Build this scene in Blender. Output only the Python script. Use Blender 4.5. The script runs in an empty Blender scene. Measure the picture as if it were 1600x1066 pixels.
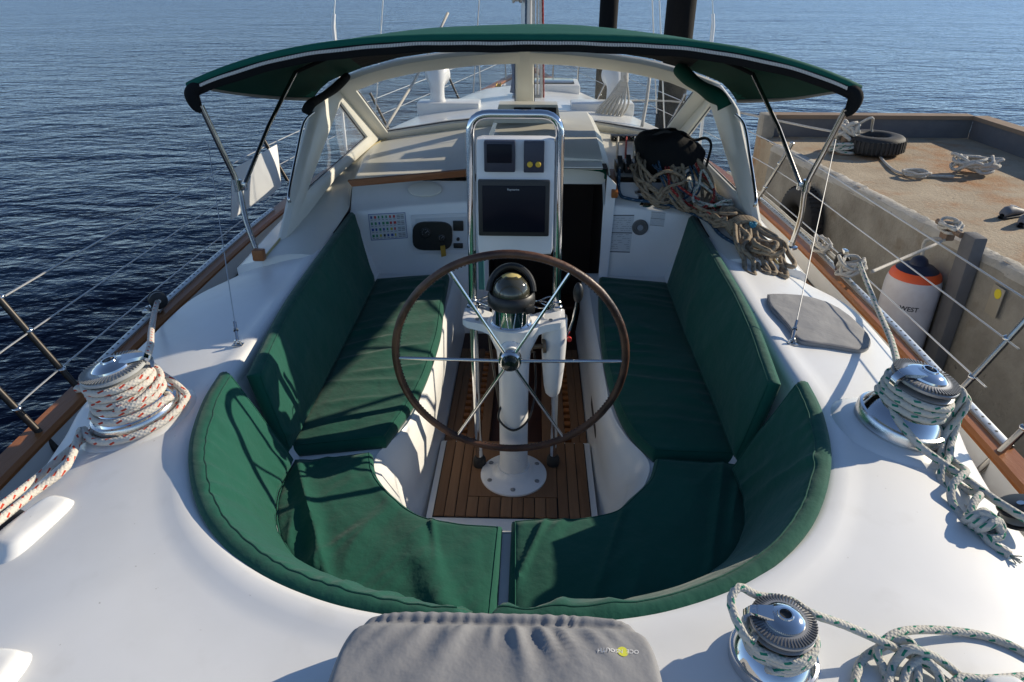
import bpy, bmesh, math, random
from mathutils import Vector, Matrix, noise
from mathutils.bvhtree import BVHTree
random.seed(7)
R = math.radians
scene = bpy.context.scene
C = scene.collection
# ------------------------------------------------------------------ camera
CAM = Vector((0.08, -2.91, 2.40)); PITCH = R(28.3); YAW = R(1.75); FPX = 1067.0
cd = bpy.data.cameras.new('camera'); cam = bpy.data.objects.new('camera', cd); C.objects.link(cam)
cam.location = CAM; cam.rotation_euler = (R(90) - PITCH, 0, YAW)
cd.sensor_width = 36; cd.lens = 36 * FPX / 1600; cd.clip_start = 0.05; cd.clip_end = 20000
scene.camera = cam
# ------------------------------------------------------------------ light
SUN_EL = R(23.2); SUN_AZ = R(66)           # azimuth measured from the bow (+Y) towards starboard (+X)
w = bpy.data.worlds.new('World'); scene.world = w; w.use_nodes = True
nt = w.node_tree; bg = nt.nodes['Background']
sky = nt.nodes.new('ShaderNodeTexSky'); sky.sky_type = 'NISHITA'; sky.sun_disc = False
sky.sun_elevation = SUN_EL; sky.sun_rotation = SUN_AZ; sky.air_density = 0.62; sky.dust_density = 0.0; sky.ozone_density = 1.6; sky.altitude = 0
nt.links.new(sky.outputs[0], bg.inputs[0]); bg.inputs[1].default_value = 0.135
sl = bpy.data.lights.new('sun', 'SUN'); sun = bpy.data.objects.new('sun', sl); C.objects.link(sun)
sl.energy = 4.5; sl.angle = R(0.55); sl.color = (1.0, 0.885, 0.70)
sd = Vector((math.sin(SUN_AZ) * math.cos(SUN_EL), math.cos(SUN_AZ) * math.cos(SUN_EL), math.sin(SUN_EL)))
sun.rotation_euler = sd.to_track_quat('Z', 'Y').to_euler(); sun.location = sd * 30
scene.view_settings.view_transform = 'Standard'; scene.view_settings.look = 'None'
scene.view_settings.exposure = 0.30; scene.view_settings.gamma = 1.0
scene.render.engine = 'CYCLES'
scene.cycles.max_bounces = 8; scene.cycles.transparent_max_bounces = 12

# ------------------------------------------------------------------ measuring: a photo point on a known plane of the boat
_f = Vector((-math.sin(YAW) * math.cos(PITCH), math.cos(YAW) * math.cos(PITCH), -math.sin(PITCH)))
_r = _f.cross(Vector((0, 0, 1))).normalized(); _u = _r.cross(_f)
def ray(px, py): return _f + _r * ((px - 800) / FPX) - _u * ((py - 533) / FPX)
def AZ(px, py, z): d = ray(px, py); return CAM + d * ((z - CAM.z) / d.z)
def AY(px, py, y): d = ray(px, py); return CAM + d * ((y - CAM.y) / d.y)
def AX(px, py, x): d = ray(px, py); return CAM + d * ((x - CAM.x) / d.x)
def AP(px, py, p0, n): d = ray(px, py); return CAM + d * ((p0 - CAM).dot(n) / d.dot(n))
V = Vector

# ------------------------------------------------------------------ materials
MATS = {}
def mat(name, col, rough=0.5, metal=0.0, bump=None, var=None, spec=0.5, coat=0.0, sheen=0.0, trans=None):
    if name in MATS: return MATS[name]
    m = bpy.data.materials.new(name); m.use_nodes = True; n = m.node_tree.nodes; l = m.node_tree.links
    b = n['Principled BSDF']; b.inputs['Base Color'].default_value = (*col, 1); b.inputs['Roughness'].default_value = rough
    b.inputs['Metallic'].default_value = metal; b.inputs['Specular IOR Level'].default_value = spec
    b.inputs['Coat Weight'].default_value = coat; b.inputs['Sheen Weight'].default_value = sheen
    tc = n.new('ShaderNodeTexCoord')
    if var:      # (scale, second colour, stretch, contrast)
        sc, c2, st, ct = var
        mp = n.new('ShaderNodeMapping'); mp.inputs['Scale'].default_value = st
        nz = n.new('ShaderNodeTexNoise'); nz.inputs['Scale'].default_value = sc; nz.inputs['Detail'].default_value = 6; nz.inputs['Roughness'].default_value = 0.62
        cr = n.new('ShaderNodeValToRGB'); cr.color_ramp.elements[0].position = 0.5 - ct; cr.color_ramp.elements[1].position = 0.5 + ct
        cr.color_ramp.elements[0].color = (*col, 1); cr.color_ramp.elements[1].color = (*c2, 1)
        l.new(tc.outputs['Object'], mp.inputs[0]); l.new(mp.outputs[0], nz.inputs[0]); l.new(nz.outputs[0], cr.inputs[0]); l.new(cr.outputs[0], b.inputs['Base Color'])
        rr = n.new('ShaderNodeMapRange'); rr.inputs[3].default_value = max(0, rough - 0.07); rr.inputs[4].default_value = min(1, rough + 0.1)
        l.new(nz.outputs[0], rr.inputs[0]); l.new(rr.outputs[0], b.inputs['Roughness'])
    prev = None
    for (sc, strg, st) in (bump or []):
        mp = n.new('ShaderNodeMapping'); mp.inputs['Scale'].default_value = st
        nz = n.new('ShaderNodeTexNoise'); nz.inputs['Scale'].default_value = sc; nz.inputs['Detail'].default_value = 4
        bp = n.new('ShaderNodeBump'); bp.inputs['Strength'].default_value = strg; bp.inputs['Distance'].default_value = 0.4 / sc
        l.new(tc.outputs['Object'], mp.inputs[0]); l.new(mp.outputs[0], nz.inputs[0]); l.new(nz.outputs[0], bp.inputs['Height'])
        if prev: l.new(prev.outputs[0], bp.inputs['Normal'])
        prev = bp
    if prev: l.new(prev.outputs[0], b.inputs['Normal'])
    MATS[name] = m; return m
U = (1, 1, 1)
gel = mat('gelcoat_white', (0.80, 0.80, 0.79), 0.34, var=(2.2, (0.755, 0.755, 0.74), U, 0.25), bump=[(900, 0.10, U), (3, 0.012, U)], spec=0.45)
def grime(m):
    n = m.node_tree.nodes; l = m.node_tree.links; b = n['Principled BSDF']; src = b.inputs['Base Color'].links[0].from_socket; tc = n.new('ShaderNodeTexCoord'); cur = src
    for (sc, lo, hi, col, k) in ((38, 0.735, 0.76, (0.33, 0.30, 0.26), 0.55), (1.6, 0.48, 0.85, (0.60, 0.585, 0.54), 0.5), (7, 0.60, 0.85, (0.58, 0.565, 0.53), 0.4)):
        nz = n.new('ShaderNodeTexNoise'); nz.inputs['Scale'].default_value = sc; nz.inputs['Detail'].default_value = 5; l.new(tc.outputs['Object'], nz.inputs[0])
        mr = n.new('ShaderNodeMapRange'); mr.inputs[1].default_value = lo; mr.inputs[2].default_value = hi; mr.inputs[4].default_value = k; l.new(nz.outputs[0], mr.inputs[0])
        mx = n.new('ShaderNodeMix'); mx.data_type = 'RGBA'; l.new(mr.outputs[0], mx.inputs[0]); l.new(cur, mx.inputs[6]); mx.inputs[7].default_value = (*col, 1); cur = mx.outputs[2]
    l.new(cur, b.inputs['Base Color'])
grime(gel)
gel_s = mat('gelcoat_smooth', (0.80, 0.80, 0.79), 0.22, var=(5, (0.74, 0.74, 0.71), U, 0.3), bump=[(4, 0.015, U)])
cream = mat('gelcoat_cream', (0.76, 0.74, 0.66), 0.32, var=(3, (0.70, 0.68, 0.60), U, 0.3), bump=[(5, 0.012, U)])
caulk_y = mat('aged_sealant', (0.50, 0.42, 0.22), 0.6)
green = mat('green_canvas', (0.003, 0.064, 0.041), 0.85, var=(3.5, (0.006, 0.088, 0.058), U, 0.3), bump=[(700, 0.35, (1, 1, 1)), (14, 0.25, U)], spec=0.25, sheen=0.15)
green_d = mat('green_piping', (0.004, 0.065, 0.042), 0.8, bump=[(500, 0.3, U)], spec=0.2)
canopy_m = mat('canopy_canvas', (0.003, 0.085, 0.058), 0.8, var=(4, (0.005, 0.10, 0.07), U, 0.3), bump=[(600, 0.25, U), (7, 0.12, U)], spec=0.25)
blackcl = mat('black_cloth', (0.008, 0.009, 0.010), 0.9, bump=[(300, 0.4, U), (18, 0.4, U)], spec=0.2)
greyc = mat('grey_canvas', (0.27, 0.27, 0.275), 0.75, var=(6, (0.235, 0.235, 0.24), U, 0.3), bump=[(800, 0.3, U), (9, 0.22, U)], spec=0.25)
steel_k = mat('stainless_dark_reflection', (0.075, 0.068, 0.062), 0.38, 0.9, var=(15, (0.045, 0.04, 0.036), U, 0.3))  # port posts: reflection of dark water put into the base colour
steel_d = mat('stainless_dim_reflection', (0.36, 0.35, 0.335), 0.22, 1.0, var=(15, (0.26, 0.25, 0.235), U, 0.3))  # bows and starboard posts: dim reflections of the surroundings painted as darker steel
steel = mat('stainless', (0.62, 0.62, 0.61), 0.12, 1.0, var=(40, (0.5, 0.5, 0.49), U, 0.3))
chrome = mat('chrome', (0.72, 0.72, 0.72), 0.07, 1.0, var=(25, (0.64, 0.64, 0.64), U, 0.35))
chrome_b = mat('chrome_brushed', (0.66, 0.66, 0.66), 0.2, 1.0, bump=[(60, 0.05, (1, 1, 30))])
grey_met = mat('grey_alloy', (0.33, 0.33, 0.32), 0.42, 0.6, var=(30, (0.25, 0.25, 0.24), U, 0.3))
alu = mat('track_alloy', (0.62, 0.64, 0.64), 0.38, 0.8, var=(20, (0.5, 0.52, 0.52), U, 0.3))
white_p = mat('white_paint', (0.80, 0.80, 0.80), 0.28, var=(6, (0.72, 0.72, 0.70), U, 0.35), bump=[(30, 0.02, U)])
white_d = mat('white_plastic', (0.74, 0.75, 0.76), 0.35, var=(8, (0.69, 0.70, 0.71), U, 0.3))
black = mat('black_plastic', (0.012, 0.012, 0.013), 0.42, var=(40, (0.02, 0.02, 0.02), U, 0.3))
rubber = mat('black_rubber', (0.016, 0.016, 0.016), 0.7, var=(12, (0.032, 0.031, 0.03), U, 0.3), bump=[(60, 0.2, U)])
screen = mat('dark_screen', (0.004, 0.005, 0.012), 0.3, spec=0.15)
navy = mat('dark_blue_plastic', (0.02, 0.024, 0.045), 0.4)
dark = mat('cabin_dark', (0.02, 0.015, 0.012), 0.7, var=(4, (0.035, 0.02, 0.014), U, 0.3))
maho = mat('mahogany_dark', (0.055, 0.016, 0.008), 0.5, var=(9, (0.03, 0.010, 0.006), (1, 6, 1), 0.3))
caulk = mat('deck_caulk', (0.012, 0.012, 0.012), 0.7)
leather = mat('wheel_leather', (0.030, 0.012, 0.008), 0.42, var=(5, (0.14, 0.062, 0.031), U, 0.13), bump=[(90, 0.35, U), (20, 0.2, U)])
yellow = mat('yellow_rubber', (0.62, 0.40, 0.03), 0.5)
orange = mat('orange_vinyl', (0.75, 0.10, 0.02), 0.45)
vinyl = mat('fender_vinyl', (0.74, 0.73, 0.76), 0.42, var=(5, (0.52, 0.48, 0.49), U, 0.3))
bluecl = mat('blue_cloth', (0.02, 0.07, 0.16), 0.8)
paper = mat('paper', (0.60, 0.62, 0.63), 0.5)
ink = mat('print_ink', (0.03, 0.035, 0.05), 0.6)
ink_g = mat('print_grey', (0.30, 0.31, 0.33), 0.6)
gold = mat('brass_key', (0.55, 0.33, 0.06), 0.4, 0.4)
red_p = mat('red_plastic', (0.55, 0.03, 0.02), 0.4)
def teak(name, c1, c2, rough, st=(14, 0.8, 14)):
    return mat(name, c1, rough, var=(6, c2, st, 0.28), bump=[(22, 0.12, st)], spec=0.35)
teak_v = teak('teak_varnished', (0.25, 0.085, 0.025), (0.36, 0.14, 0.045), 0.32)
teak_d = teak('teak_deck', (0.155, 0.074, 0.034), (0.22, 0.115, 0.058), 0.62)
teak_w = teak('teak_weathered', (0.17, 0.10, 0.06), (0.27, 0.18, 0.115), 0.7)
teak_w2 = teak('teak_deck_pale', (0.19, 0.095, 0.046), (0.26, 0.14, 0.072), 0.62)
teak_x = teak('teak_crosswise', (0.24, 0.08, 0.025), (0.34, 0.13, 0.045), 0.35, (0.8, 14, 14))

def rope_mat(name, base, fleck, fl_amt, dirt=0.75):
    m = bpy.data.materials.new(name); m.use_nodes = True; n = m.node_tree.nodes; l = m.node_tree.links
    b = n['Principled BSDF']; b.inputs['Roughness'].default_value = 0.8; b.inputs['Specular IOR Level'].default_value = 0.2
    uv = n.new('ShaderNodeUVMap'); sp = n.new('ShaderNodeSeparateXYZ'); l.new(uv.outputs[0], sp.inputs[0])
    def math_(op, a, bb):
        k = n.new('ShaderNodeMath'); k.operation = op
        for i, q in enumerate((a, bb)):
            if q is None: continue
            if isinstance(q, (int, float)): k.inputs[i].default_value = q
            else: l.new(q, k.inputs[i])
        return k.outputs[0]
    x, y = sp.outputs[0], sp.outputs[1]          # x: length / diameter, y: 0..1 round the rope
    a1 = math_('ADD', math_('MULTIPLY', x, 1.6), math_('MULTIPLY', y, 5.0)); a2 = math_('SUBTRACT', math_('MULTIPLY', x, 1.6), math_('MULTIPLY', y, 5.0))
    s1 = math_('ABSOLUTE', math_('SINE', math_('MULTIPLY', a1, math.pi), None), None); s2 = math_('ABSOLUTE', math_('SINE', math_('MULTIPLY', a2, math.pi), None), None)
    h = math_('MULTIPLY', s1, s2)
    bp = n.new('ShaderNodeBump'); bp.inputs['Strength'].default_value = 0.55; bp.inputs['Distance'].default_value = 0.0025
    l.new(h, bp.inputs['Height']); l.new(bp.outputs[0], b.inputs['Normal'])
    # flecks on two opposite spiral strands, dashed along the rope
    f1 = math_('FRACT', math_('ADD', math_('MULTIPLY', x, 0.40), math_('MULTIPLY', y, 3.0)), None)
    d1 = math_('FRACT', math_('ADD', math_('MULTIPLY', x, 0.42), math_('MULTIPLY', y, -1.0)), None)
    k = math_('MULTIPLY', math_('LESS_THAN', f1, fl_amt), math_('LESS_THAN', d1, 0.38))
    nz = n.new('ShaderNodeTexNoise'); nz.inputs['Scale'].default_value = 9; tc = n.new('ShaderNodeTexCoord'); l.new(tc.outputs['Object'], nz.inputs[0])
    c1 = n.new('ShaderNodeMix'); c1.data_type = 'RGBA'; c1.inputs[6].default_value = (*base, 1); c1.inputs[7].default_value = (*[q * dirt for q in base], 1); l.new(nz.outputs[0], c1.inputs[0])
    c2 = n.new('ShaderNodeMix'); c2.data_type = 'RGBA'; l.new(k, c2.inputs[0]); l.new(c1.outputs[2], c2.inputs[6]); c2.inputs[7].default_value = (*fleck, 1)
    l.new(c2.outputs[2], b.inputs['Base Color']); return m
rope_red = rope_mat('rope_white_red', (0.66, 0.62, 0.55), (0.50, 0.06, 0.03), 0.28)
rope_grn = rope_mat('rope_white_green', (0.58, 0.56, 0.50), (0.02, 0.20, 0.13), 0.32)
rope_wht = rope_mat('rope_white', (0.58, 0.55, 0.49), (0.40, 0.37, 0.32), 0.3)
rope_tan = rope_mat('rope_tan', (0.36, 0.285, 0.20), (0.18, 0.13, 0.085), 0.4, 0.6)
rope_r = rope_mat('rope_red', (0.34, 0.035, 0.03), (0.5, 0.3, 0.25), 0.2)
rope_b = rope_mat('rope_blue', (0.03, 0.07, 0.12), (0.2, 0.25, 0.3), 0.2)
def wire_m(): return mat('wire_rope', (0.55, 0.55, 0.54), 0.35, 0.7)
wire = wire_m()

def glass_mat():
    m = bpy.data.materials.new('window_vinyl_glass'); m.use_nodes = True; n = m.node_tree.nodes; l = m.node_tree.links
    n.remove(n['Principled BSDF']); o = n['Material Output']
    tr = n.new('ShaderNodeBsdfTransparent'); tr.inputs[0].default_value = (0.92, 0.93, 0.93, 1)
    gl = n.new('ShaderNodeBsdfGlossy'); gl.inputs['Roughness'].default_value = 0.06; df = n.new('ShaderNodeBsdfDiffuse'); df.inputs[0].default_value = (0.6, 0.6, 0.6, 1)
    lw = n.new('ShaderNodeLayerWeight'); lw.inputs[0].default_value = 0.5; pw = n.new('ShaderNodeMath'); pw.operation = 'POWER'; pw.inputs[1].default_value = 5.0; l.new(lw.outputs['Facing'], pw.inputs[0]); fr = n.new('ShaderNodeMath'); fr.operation = 'MULTIPLY_ADD'; fr.inputs[1].default_value = 0.6; fr.inputs[2].default_value = 0.03; l.new(pw.outputs[0], fr.inputs[0])
    nz = n.new('ShaderNodeTexNoise'); nz.inputs['Scale'].default_value = 5; nz.inputs['Detail'].default_value = 5
    tc = n.new('ShaderNodeTexCoord'); l.new(tc.outputs['Object'], nz.inputs[0])
    mr = n.new('ShaderNodeMapRange'); mr.inputs[1].default_value = 0.3; mr.inputs[2].default_value = 0.8; mr.inputs[3].default_value = 0.11; mr.inputs[4].default_value = 0.24; l.new(nz.outputs[0], mr.inputs[0])
    a = n.new('ShaderNodeMixShader'); l.new(mr.outputs[0], a.inputs[0]); l.new(tr.outputs[0], a.inputs[1]); l.new(df.outputs[0], a.inputs[2])
    b = n.new('ShaderNodeMixShader'); l.new(fr.outputs[0], b.inputs[0]); l.new(a.outputs[0], b.inputs[1]); l.new(gl.outputs[0], b.inputs[2])
    l.new(b.outputs[0], o.inputs[0]); return m
glass = glass_mat()
dome_m = mat('compass_dome', (0.055, 0.052, 0.035), 0.08, coat=0.6)
card_m = mat('compass_card', (0.60, 0.48, 0.18), 0.5, coat=0.5)

def water_mat():
    m = bpy.data.materials.new('sea_water'); m.use_nodes = True; n = m.node_tree.nodes; l = m.node_tree.links
    b = n['Principled BSDF']
    tc = n.new('ShaderNodeTexCoord'); prev = None
    for (sc, dist, st, rot, det) in ((0.045, 0.5, (1, 1.6, 1), 0.4, 2), (0.45, 0.15, (1, 1.9, 1), -0.15, 4), (1.9, 0.060, (1, 1.9, 1), 0.22, 4), (6.5, 0.018, (1, 1.6, 1), 0.05, 3)):
        mp = n.new('ShaderNodeMapping'); mp.inputs['Scale'].default_value = st; mp.inputs['Rotation'].default_value = (0, 0, rot)
        nz = n.new('ShaderNodeTexNoise'); nz.inputs['Scale'].default_value = sc; nz.inputs['Detail'].default_value = det; nz.inputs['Distortion'].default_value = 0.4
        bp = n.new('ShaderNodeBump'); bp.inputs['Strength'].default_value = 1.0; bp.inputs['Distance'].default_value = dist
        l.new(tc.outputs['Object'], mp.inputs[0]); l.new(mp.outputs[0], nz.inputs[0]); l.new(nz.outputs[0], bp.inputs['Height'])
        if prev: l.new(prev.outputs[0], bp.inputs['Normal'])
        prev = bp
    df = n.new('ShaderNodeBsdfDiffuse'); df.inputs[0].default_value = (0.001, 0.005, 0.017, 1); gl = n.new('ShaderNodeBsdfGlossy'); gl.inputs[0].default_value = (0.80, 0.87, 0.97, 1); gl.inputs['Roughness'].default_value = 0.19
    fr = n.new('ShaderNodeLayerWeight'); fr.inputs[0].default_value = 0.5; mx = n.new('ShaderNodeMixShader'); n.remove(b)
    pw = n.new('ShaderNodeMath'); pw.operation = 'POWER'; pw.inputs[1].default_value = 6.0; l.new(fr.outputs['Facing'], pw.inputs[0]); ma = n.new('ShaderNodeMath'); ma.operation = 'MULTIPLY_ADD'; ma.inputs[1].default_value = 0.82; ma.inputs[2].default_value = 0.015; l.new(pw.outputs[0], ma.inputs[0])
    for q in (df, gl, fr): l.new(prev.outputs[0], q.inputs['Normal'])
    l.new(ma.outputs[0], mx.inputs[0]); l.new(df.outputs[0], mx.inputs[1]); l.new(gl.outputs[0], mx.inputs[2]); l.new(mx.outputs[0], n['Material Output'].inputs[0]); return m
water_m = water_mat()
def concrete_mat(name, c1, c2, rust, ramt):
    m = bpy.data.materials.new(name); m.use_nodes = True; n = m.node_tree.nodes; l = m.node_tree.links
    b = n['Principled BSDF']; b.inputs['Roughness'].default_value = 0.85; tc = n.new('ShaderNodeTexCoord')
    def nz(sc, det):
        k = n.new('ShaderNodeTexNoise'); k.inputs['Scale'].default_value = sc; k.inputs['Detail'].default_value = det; k.inputs['Roughness'].default_value = 0.65; l.new(tc.outputs['Object'], k.inputs[0]); return k.outputs[0]
    def ramp(f, a, bb):
        k = n.new('ShaderNodeMapRange'); k.inputs[1].default_value = a; k.inputs[2].default_value = bb; l.new(f, k.inputs[0]); return k.outputs[0]
    def mix(f, a, bb):
        k = n.new('ShaderNodeMix'); k.data_type = 'RGBA'; l.new(f, k.inputs[0])
        for i, q in ((6, a), (7, bb)):
            if isinstance(q, tuple): k.inputs[i].default_value = (*q, 1)
            else: l.new(q, k.inputs[i])
        return k.outputs[2]
    c = mix(ramp(nz(2.2, 8), 0.3, 0.7), c1, c2)
    c = mix(ramp(nz(1.3, 6), 0.62 - ramt, 0.78 - ramt), c, rust)
    c = mix(ramp(nz(11, 6), 0.66, 0.72), c, tuple(q * 0.35 for q in c1))
    l.new(c, b.inputs['Base Color'])
    bp = n.new('ShaderNodeBump'); bp.inputs['Strength'].default_value = 0.5; bp.inputs['Distance'].default_value = 0.02; l.new(nz(30, 6), bp.inputs['Height']); l.new(bp.outputs[0], b.inputs['Normal'])
    return m
conc_top = concrete_mat('dock_top_concrete', (0.46, 0.375, 0.26), (0.31, 0.24, 0.16), (0.33, 0.16, 0.06), 0.13)
conc_edge = concrete_mat('dock_edge_worn', (0.52, 0.49, 0.43), (0.36, 0.33, 0.27), (0.26, 0.16, 0.08), 0.05)
conc_side = concrete_mat('dock_side_concrete', (0.40, 0.37, 0.31), (0.20, 0.18, 0.145), (0.15, 0.10, 0.055), 0.06)
wood_w = mat('weathered_timber', (0.20, 0.13, 0.08), 0.85, var=(7, (0.30, 0.21, 0.14), (0.6, 0.6, 12), 0.3), bump=[(25, 0.3, U)])
wood_g = mat('grey_timber', (0.105, 0.105, 0.11), 0.8, var=(5, (0.15, 0.148, 0.15), U, 0.3), bump=[(25, 0.3, U)])
piling_m = mat('tarred_piling', (0.005, 0.005, 0.006), 0.8, var=(5, (0.012, 0.011, 0.010), (1, 1, 0.2), 0.3), bump=[(12, 0.4, (1, 1, 0.2))], spec=0.15)

# ------------------------------------------------------------------ mesh builder
def catmull(pts, sub=6, closed=False):
    P = [V(p) for p in pts]; n = len(P)
    if n < 3 or sub <= 1: return P
    out = []
    rng = range(n) if closed else range(n - 1)
    for i in rng:
        if closed: a, b, c, d = P[i - 1], P[i], P[(i + 1) % n], P[(i + 2) % n]
        else: a, b, c, d = P[max(i - 1, 0)], P[i], P[i + 1], P[min(i + 2, n - 1)]
        for k in range(sub):
            t = k / sub
            out.append(0.5 * (2 * b + (c - a) * t + (2 * a - 5 * b + 4 * c - d) * t * t + (3 * b - a - 3 * c + d) * t ** 3))
    if not closed: out.append(P[-1])
    return out
def resample(pts, n):
    P = [V(p) for p in pts]; L = [0]
    for a, b in zip(P, P[1:]): L.append(L[-1] + (b - a).length)
    out = []; j = 0
    for i in range(n):
        s = L[-1] * i / (n - 1)
        while j < len(P) - 2 and L[j + 1] < s: j += 1
        t = (s - L[j]) / max(1e-9, L[j + 1] - L[j]); out.append(P[j].lerp(P[j + 1], min(1, t)))
    return out
def plen(P): return sum((b - a).length for a, b in zip(P, P[1:]))
class MB:
    def __init__(s): s.v = []; s.f = []; s.uv = []; s.mi = []
    def add(s, vs, fs, uvs=None, mi=0):
        o = len(s.v); s.v += [V(q) for q in vs]
        for k, f in enumerate(fs): s.f.append([o + i for i in f]); s.uv.append(uvs[k] if uvs else None); s.mi.append(mi)
        return s
    def box(s, c, d, rot=None, bev=0.0, mi=0):
        bm = bmesh.new(); bmesh.ops.create_cube(bm, size=1)
        bmesh.ops.scale(bm, vec=d, verts=bm.verts)
        if bev: bmesh.ops.bevel(bm, geom=bm.edges[:], offset=bev, segments=2, affect='EDGES', profile=0.6)
        M = Matrix.Translation(c) @ (rot.to_4x4() if rot is not None else Matrix())
        bm.verts.index_update(); s.add([M @ q.co for q in bm.verts], [[q.index for q in f.verts] for f in bm.faces], mi=mi); bm.free(); return s
    def loft(s, rows, closed=False, flip=False, mi=0):
        n = len(rows[0]); vs = [p for r in rows for p in r]; fs = []
        for i in range(len(rows) - 1):
            for j in range(n if closed else n - 1):
                a, b, c, d = i * n + j, i * n + (j + 1) % n, (i + 1) * n + (j + 1) % n, (i + 1) * n + j
                fs.append([d, c, b, a] if flip else [a, b, c, d])
        return s.add(vs, fs, mi=mi)
    def tube(s, pts, r, n=10, sub=1, closed=False, cap=True, mi=0, flat=1.0, up=None):
        P = catmull(pts, sub, closed) if sub > 1 else [V(p) for p in pts]
        N = len(P); rows = []; T = []
        for i in range(N):
            if closed: t = P[(i + 1) % N] - P[i - 1]
            else: t = P[min(i + 1, N - 1)] - P[max(i - 1, 0)]
            T.append(t.normalized() if t.length > 1e-9 else V((0, 0, 1)))
        a = V((0, 0, 1)) if abs(T[0].z) < 0.9 else V((1, 0, 0))
        if up is not None: a = V(up)
        x = (a - T[0] * a.dot(T[0])).normalized(); L = 0; lens = []
        for i in range(N):
            if i: L += (P[i] - P[i - 1]).length
            lens.append(L); x = (x - T[i] * x.dot(T[i])).normalized(); y = T[i].cross(x)
            rr = r(i / (N - 1)) if callable(r) else r
            rows.append([P[i] + (x * math.cos(2 * math.pi * k / n) * flat + y * math.sin(2 * math.pi * k / n)) * rr for k in range(n)])
        r0 = (r(0.5) if callable(r) else r) * 2
        vs = [p for q in rows for p in q]; fs = []; us = []
        for i in range(N if closed else N - 1):
            j = (i + 1) % N; l0 = lens[i] / r0; l1 = (lens[j] if j else lens[i] + (P[0] - P[i]).length) / r0
            for k in range(n):
                k2 = (k + 1) % n
                fs.append([i * n + k, i * n + k2, j * n + k2, j * n + k]); us.append([(l0, k / n), (l0, (k + 1) / n), (l1, (k + 1) / n), (l1, k / n)])
        if cap and not closed:
            fs.append(list(range(n))[::-1]); us.append([(0, 0)] * n); fs.append([(N - 1) * n + k for k in range(n)]); us.append([(0, 0)] * n)
        return s.add(vs, fs, us, mi)
    def lathe(s, prof, n=32, M=None, mi=0):
        M = M or Matrix(); vs = []; fs = []; m = len(prof)
        for k in range(n):
            a = 2 * math.pi * k / n
            vs += [M @ V((r * math.cos(a), r * math.sin(a), z)) for r, z in prof]
        for k in range(n):
            k2 = (k + 1) % n
            for i in range(m - 1):
                q = [k * m + i, k2 * m + i, k2 * m + i + 1, k * m + i + 1]
                if prof[i][0] < 1e-6: q = [k * m + i, k2 * m + i + 1, k * m + i + 1]
                elif prof[i + 1][0] < 1e-6: q = [k * m + i, k2 * m + i, k * m + i + 1]
                fs.append(q)
        return s.add(vs, fs, mi=mi)
    def prism(s, poly, ext, mi=0):       # poly: 3D points in order, ext: vector
        n = len(poly); P = [V(p) for p in poly]; E = V(ext)
        return s.add(P + [p + E for p in P], [list(range(n))[::-1], [n + i for i in range(n)]] + [[i, (i + 1) % n, n + (i + 1) % n, n + i] for i in range(n)], mi=mi)
    def sphere(s, c, r, M=None, n=16, mi=0, sc=(1, 1, 1)):
        prof = [(max(0, math.sin(math.pi * i / 10)), -math.cos(math.pi * i / 10)) for i in range(11)]; prof[0] = (0, -1); prof[-1] = (0, 1)
        return s.lathe(prof, n, Matrix.Translation(c) @ (M or Matrix()) @ Matrix.Diagonal((r * sc[0], r * sc[1], r * sc[2], 1)), mi)
    def build(s, name, m, parent=None, ang=38, loc=None, fixn=True):
        base = V(loc) if loc is not None else (parent.get('_b') and V(parent['_b']) or V((0, 0, 0)) if parent else V((0, 0, 0)))
        me = bpy.data.meshes.new(name); me.from_pydata([q - base for q in s.v], [], s.f)
        if any(u is not None for u in s.uv):
            ul = me.uv_layers.new(name='UVMap'); k = 0
            for f, u in zip(s.f, s.uv):
                for i in range(len(f)):
                    if u: ul.data[k].uv = u[i]
                    k += 1
        ms = m if isinstance(m, (list, tuple)) else [m]
        for q in ms: me.materials.append(q)
        if len(ms) > 1: me.polygons.foreach_set('material_index', s.mi)
        if fixn and len(s.f) < 60000:
            bm = bmesh.new(); bm.from_mesh(me); bmesh.ops.recalc_face_normals(bm, faces=bm.faces[:]); bm.to_mesh(me); bm.free()
        me.polygons.foreach_set('use_smooth', [True] * len(me.polygons))
        if ang < 180: me.set_sharp_from_angle(angle=R(ang))
        me.update(); o = bpy.data.objects.new(name, me); C.objects.link(o)
        if parent: o.parent = parent; o['_b'] = list(base)
        else: o.location = base; o['_b'] = list(base)
        return o
def tag(o, label=None, cat=None, group=None, kind=None):
    if label: o['label'] = label
    if cat: o['category'] = cat
    if group: o['group'] = group
    if kind: o['kind'] = kind
    return o
def thing(name, label, cat, base=(0, 0, 0), group=None):
    o = bpy.data.objects.new(name, None); C.objects.link(o); o.location = base; o['_b'] = list(base); o.empty_display_size = 0.1
    return tag(o, label, cat, group)
def copy_tree(o, parent=None):
    c = o.copy(); C.objects.link(c); c.parent = parent
    for ch in list(o.children): copy_tree(ch, c)
    return c
def textmesh(s, size, bold=0.0):
    cu = bpy.data.curves.new('t', 'FONT'); cu.body = s; cu.size = size; cu.align_x = 'CENTER'; cu.align_y = 'CENTER'; cu.offset = bold; cu.resolution_u = 3
    ob = bpy.data.objects.new('t', cu); C.objects.link(ob); bpy.context.view_layer.update()
    me = ob.to_mesh(); vs = [v.co.copy() for v in me.vertices]; fs = [list(p.vertices) for p in me.polygons]
    ob.to_mesh_clear(); bpy.data.objects.remove(ob); bpy.data.curves.remove(cu); return vs, fs
def interp(tab, y):
    if y <= tab[0][0]: return tab[0][1]
    for (a, b), (c, d) in zip(tab, tab[1:]):
        if y <= c: t = (y - a) / (c - a); return b + (d - b) * t
    return tab[-1][1]
def mir(P): return [V((-p[0], p[1], p[2])) for p in P]
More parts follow.
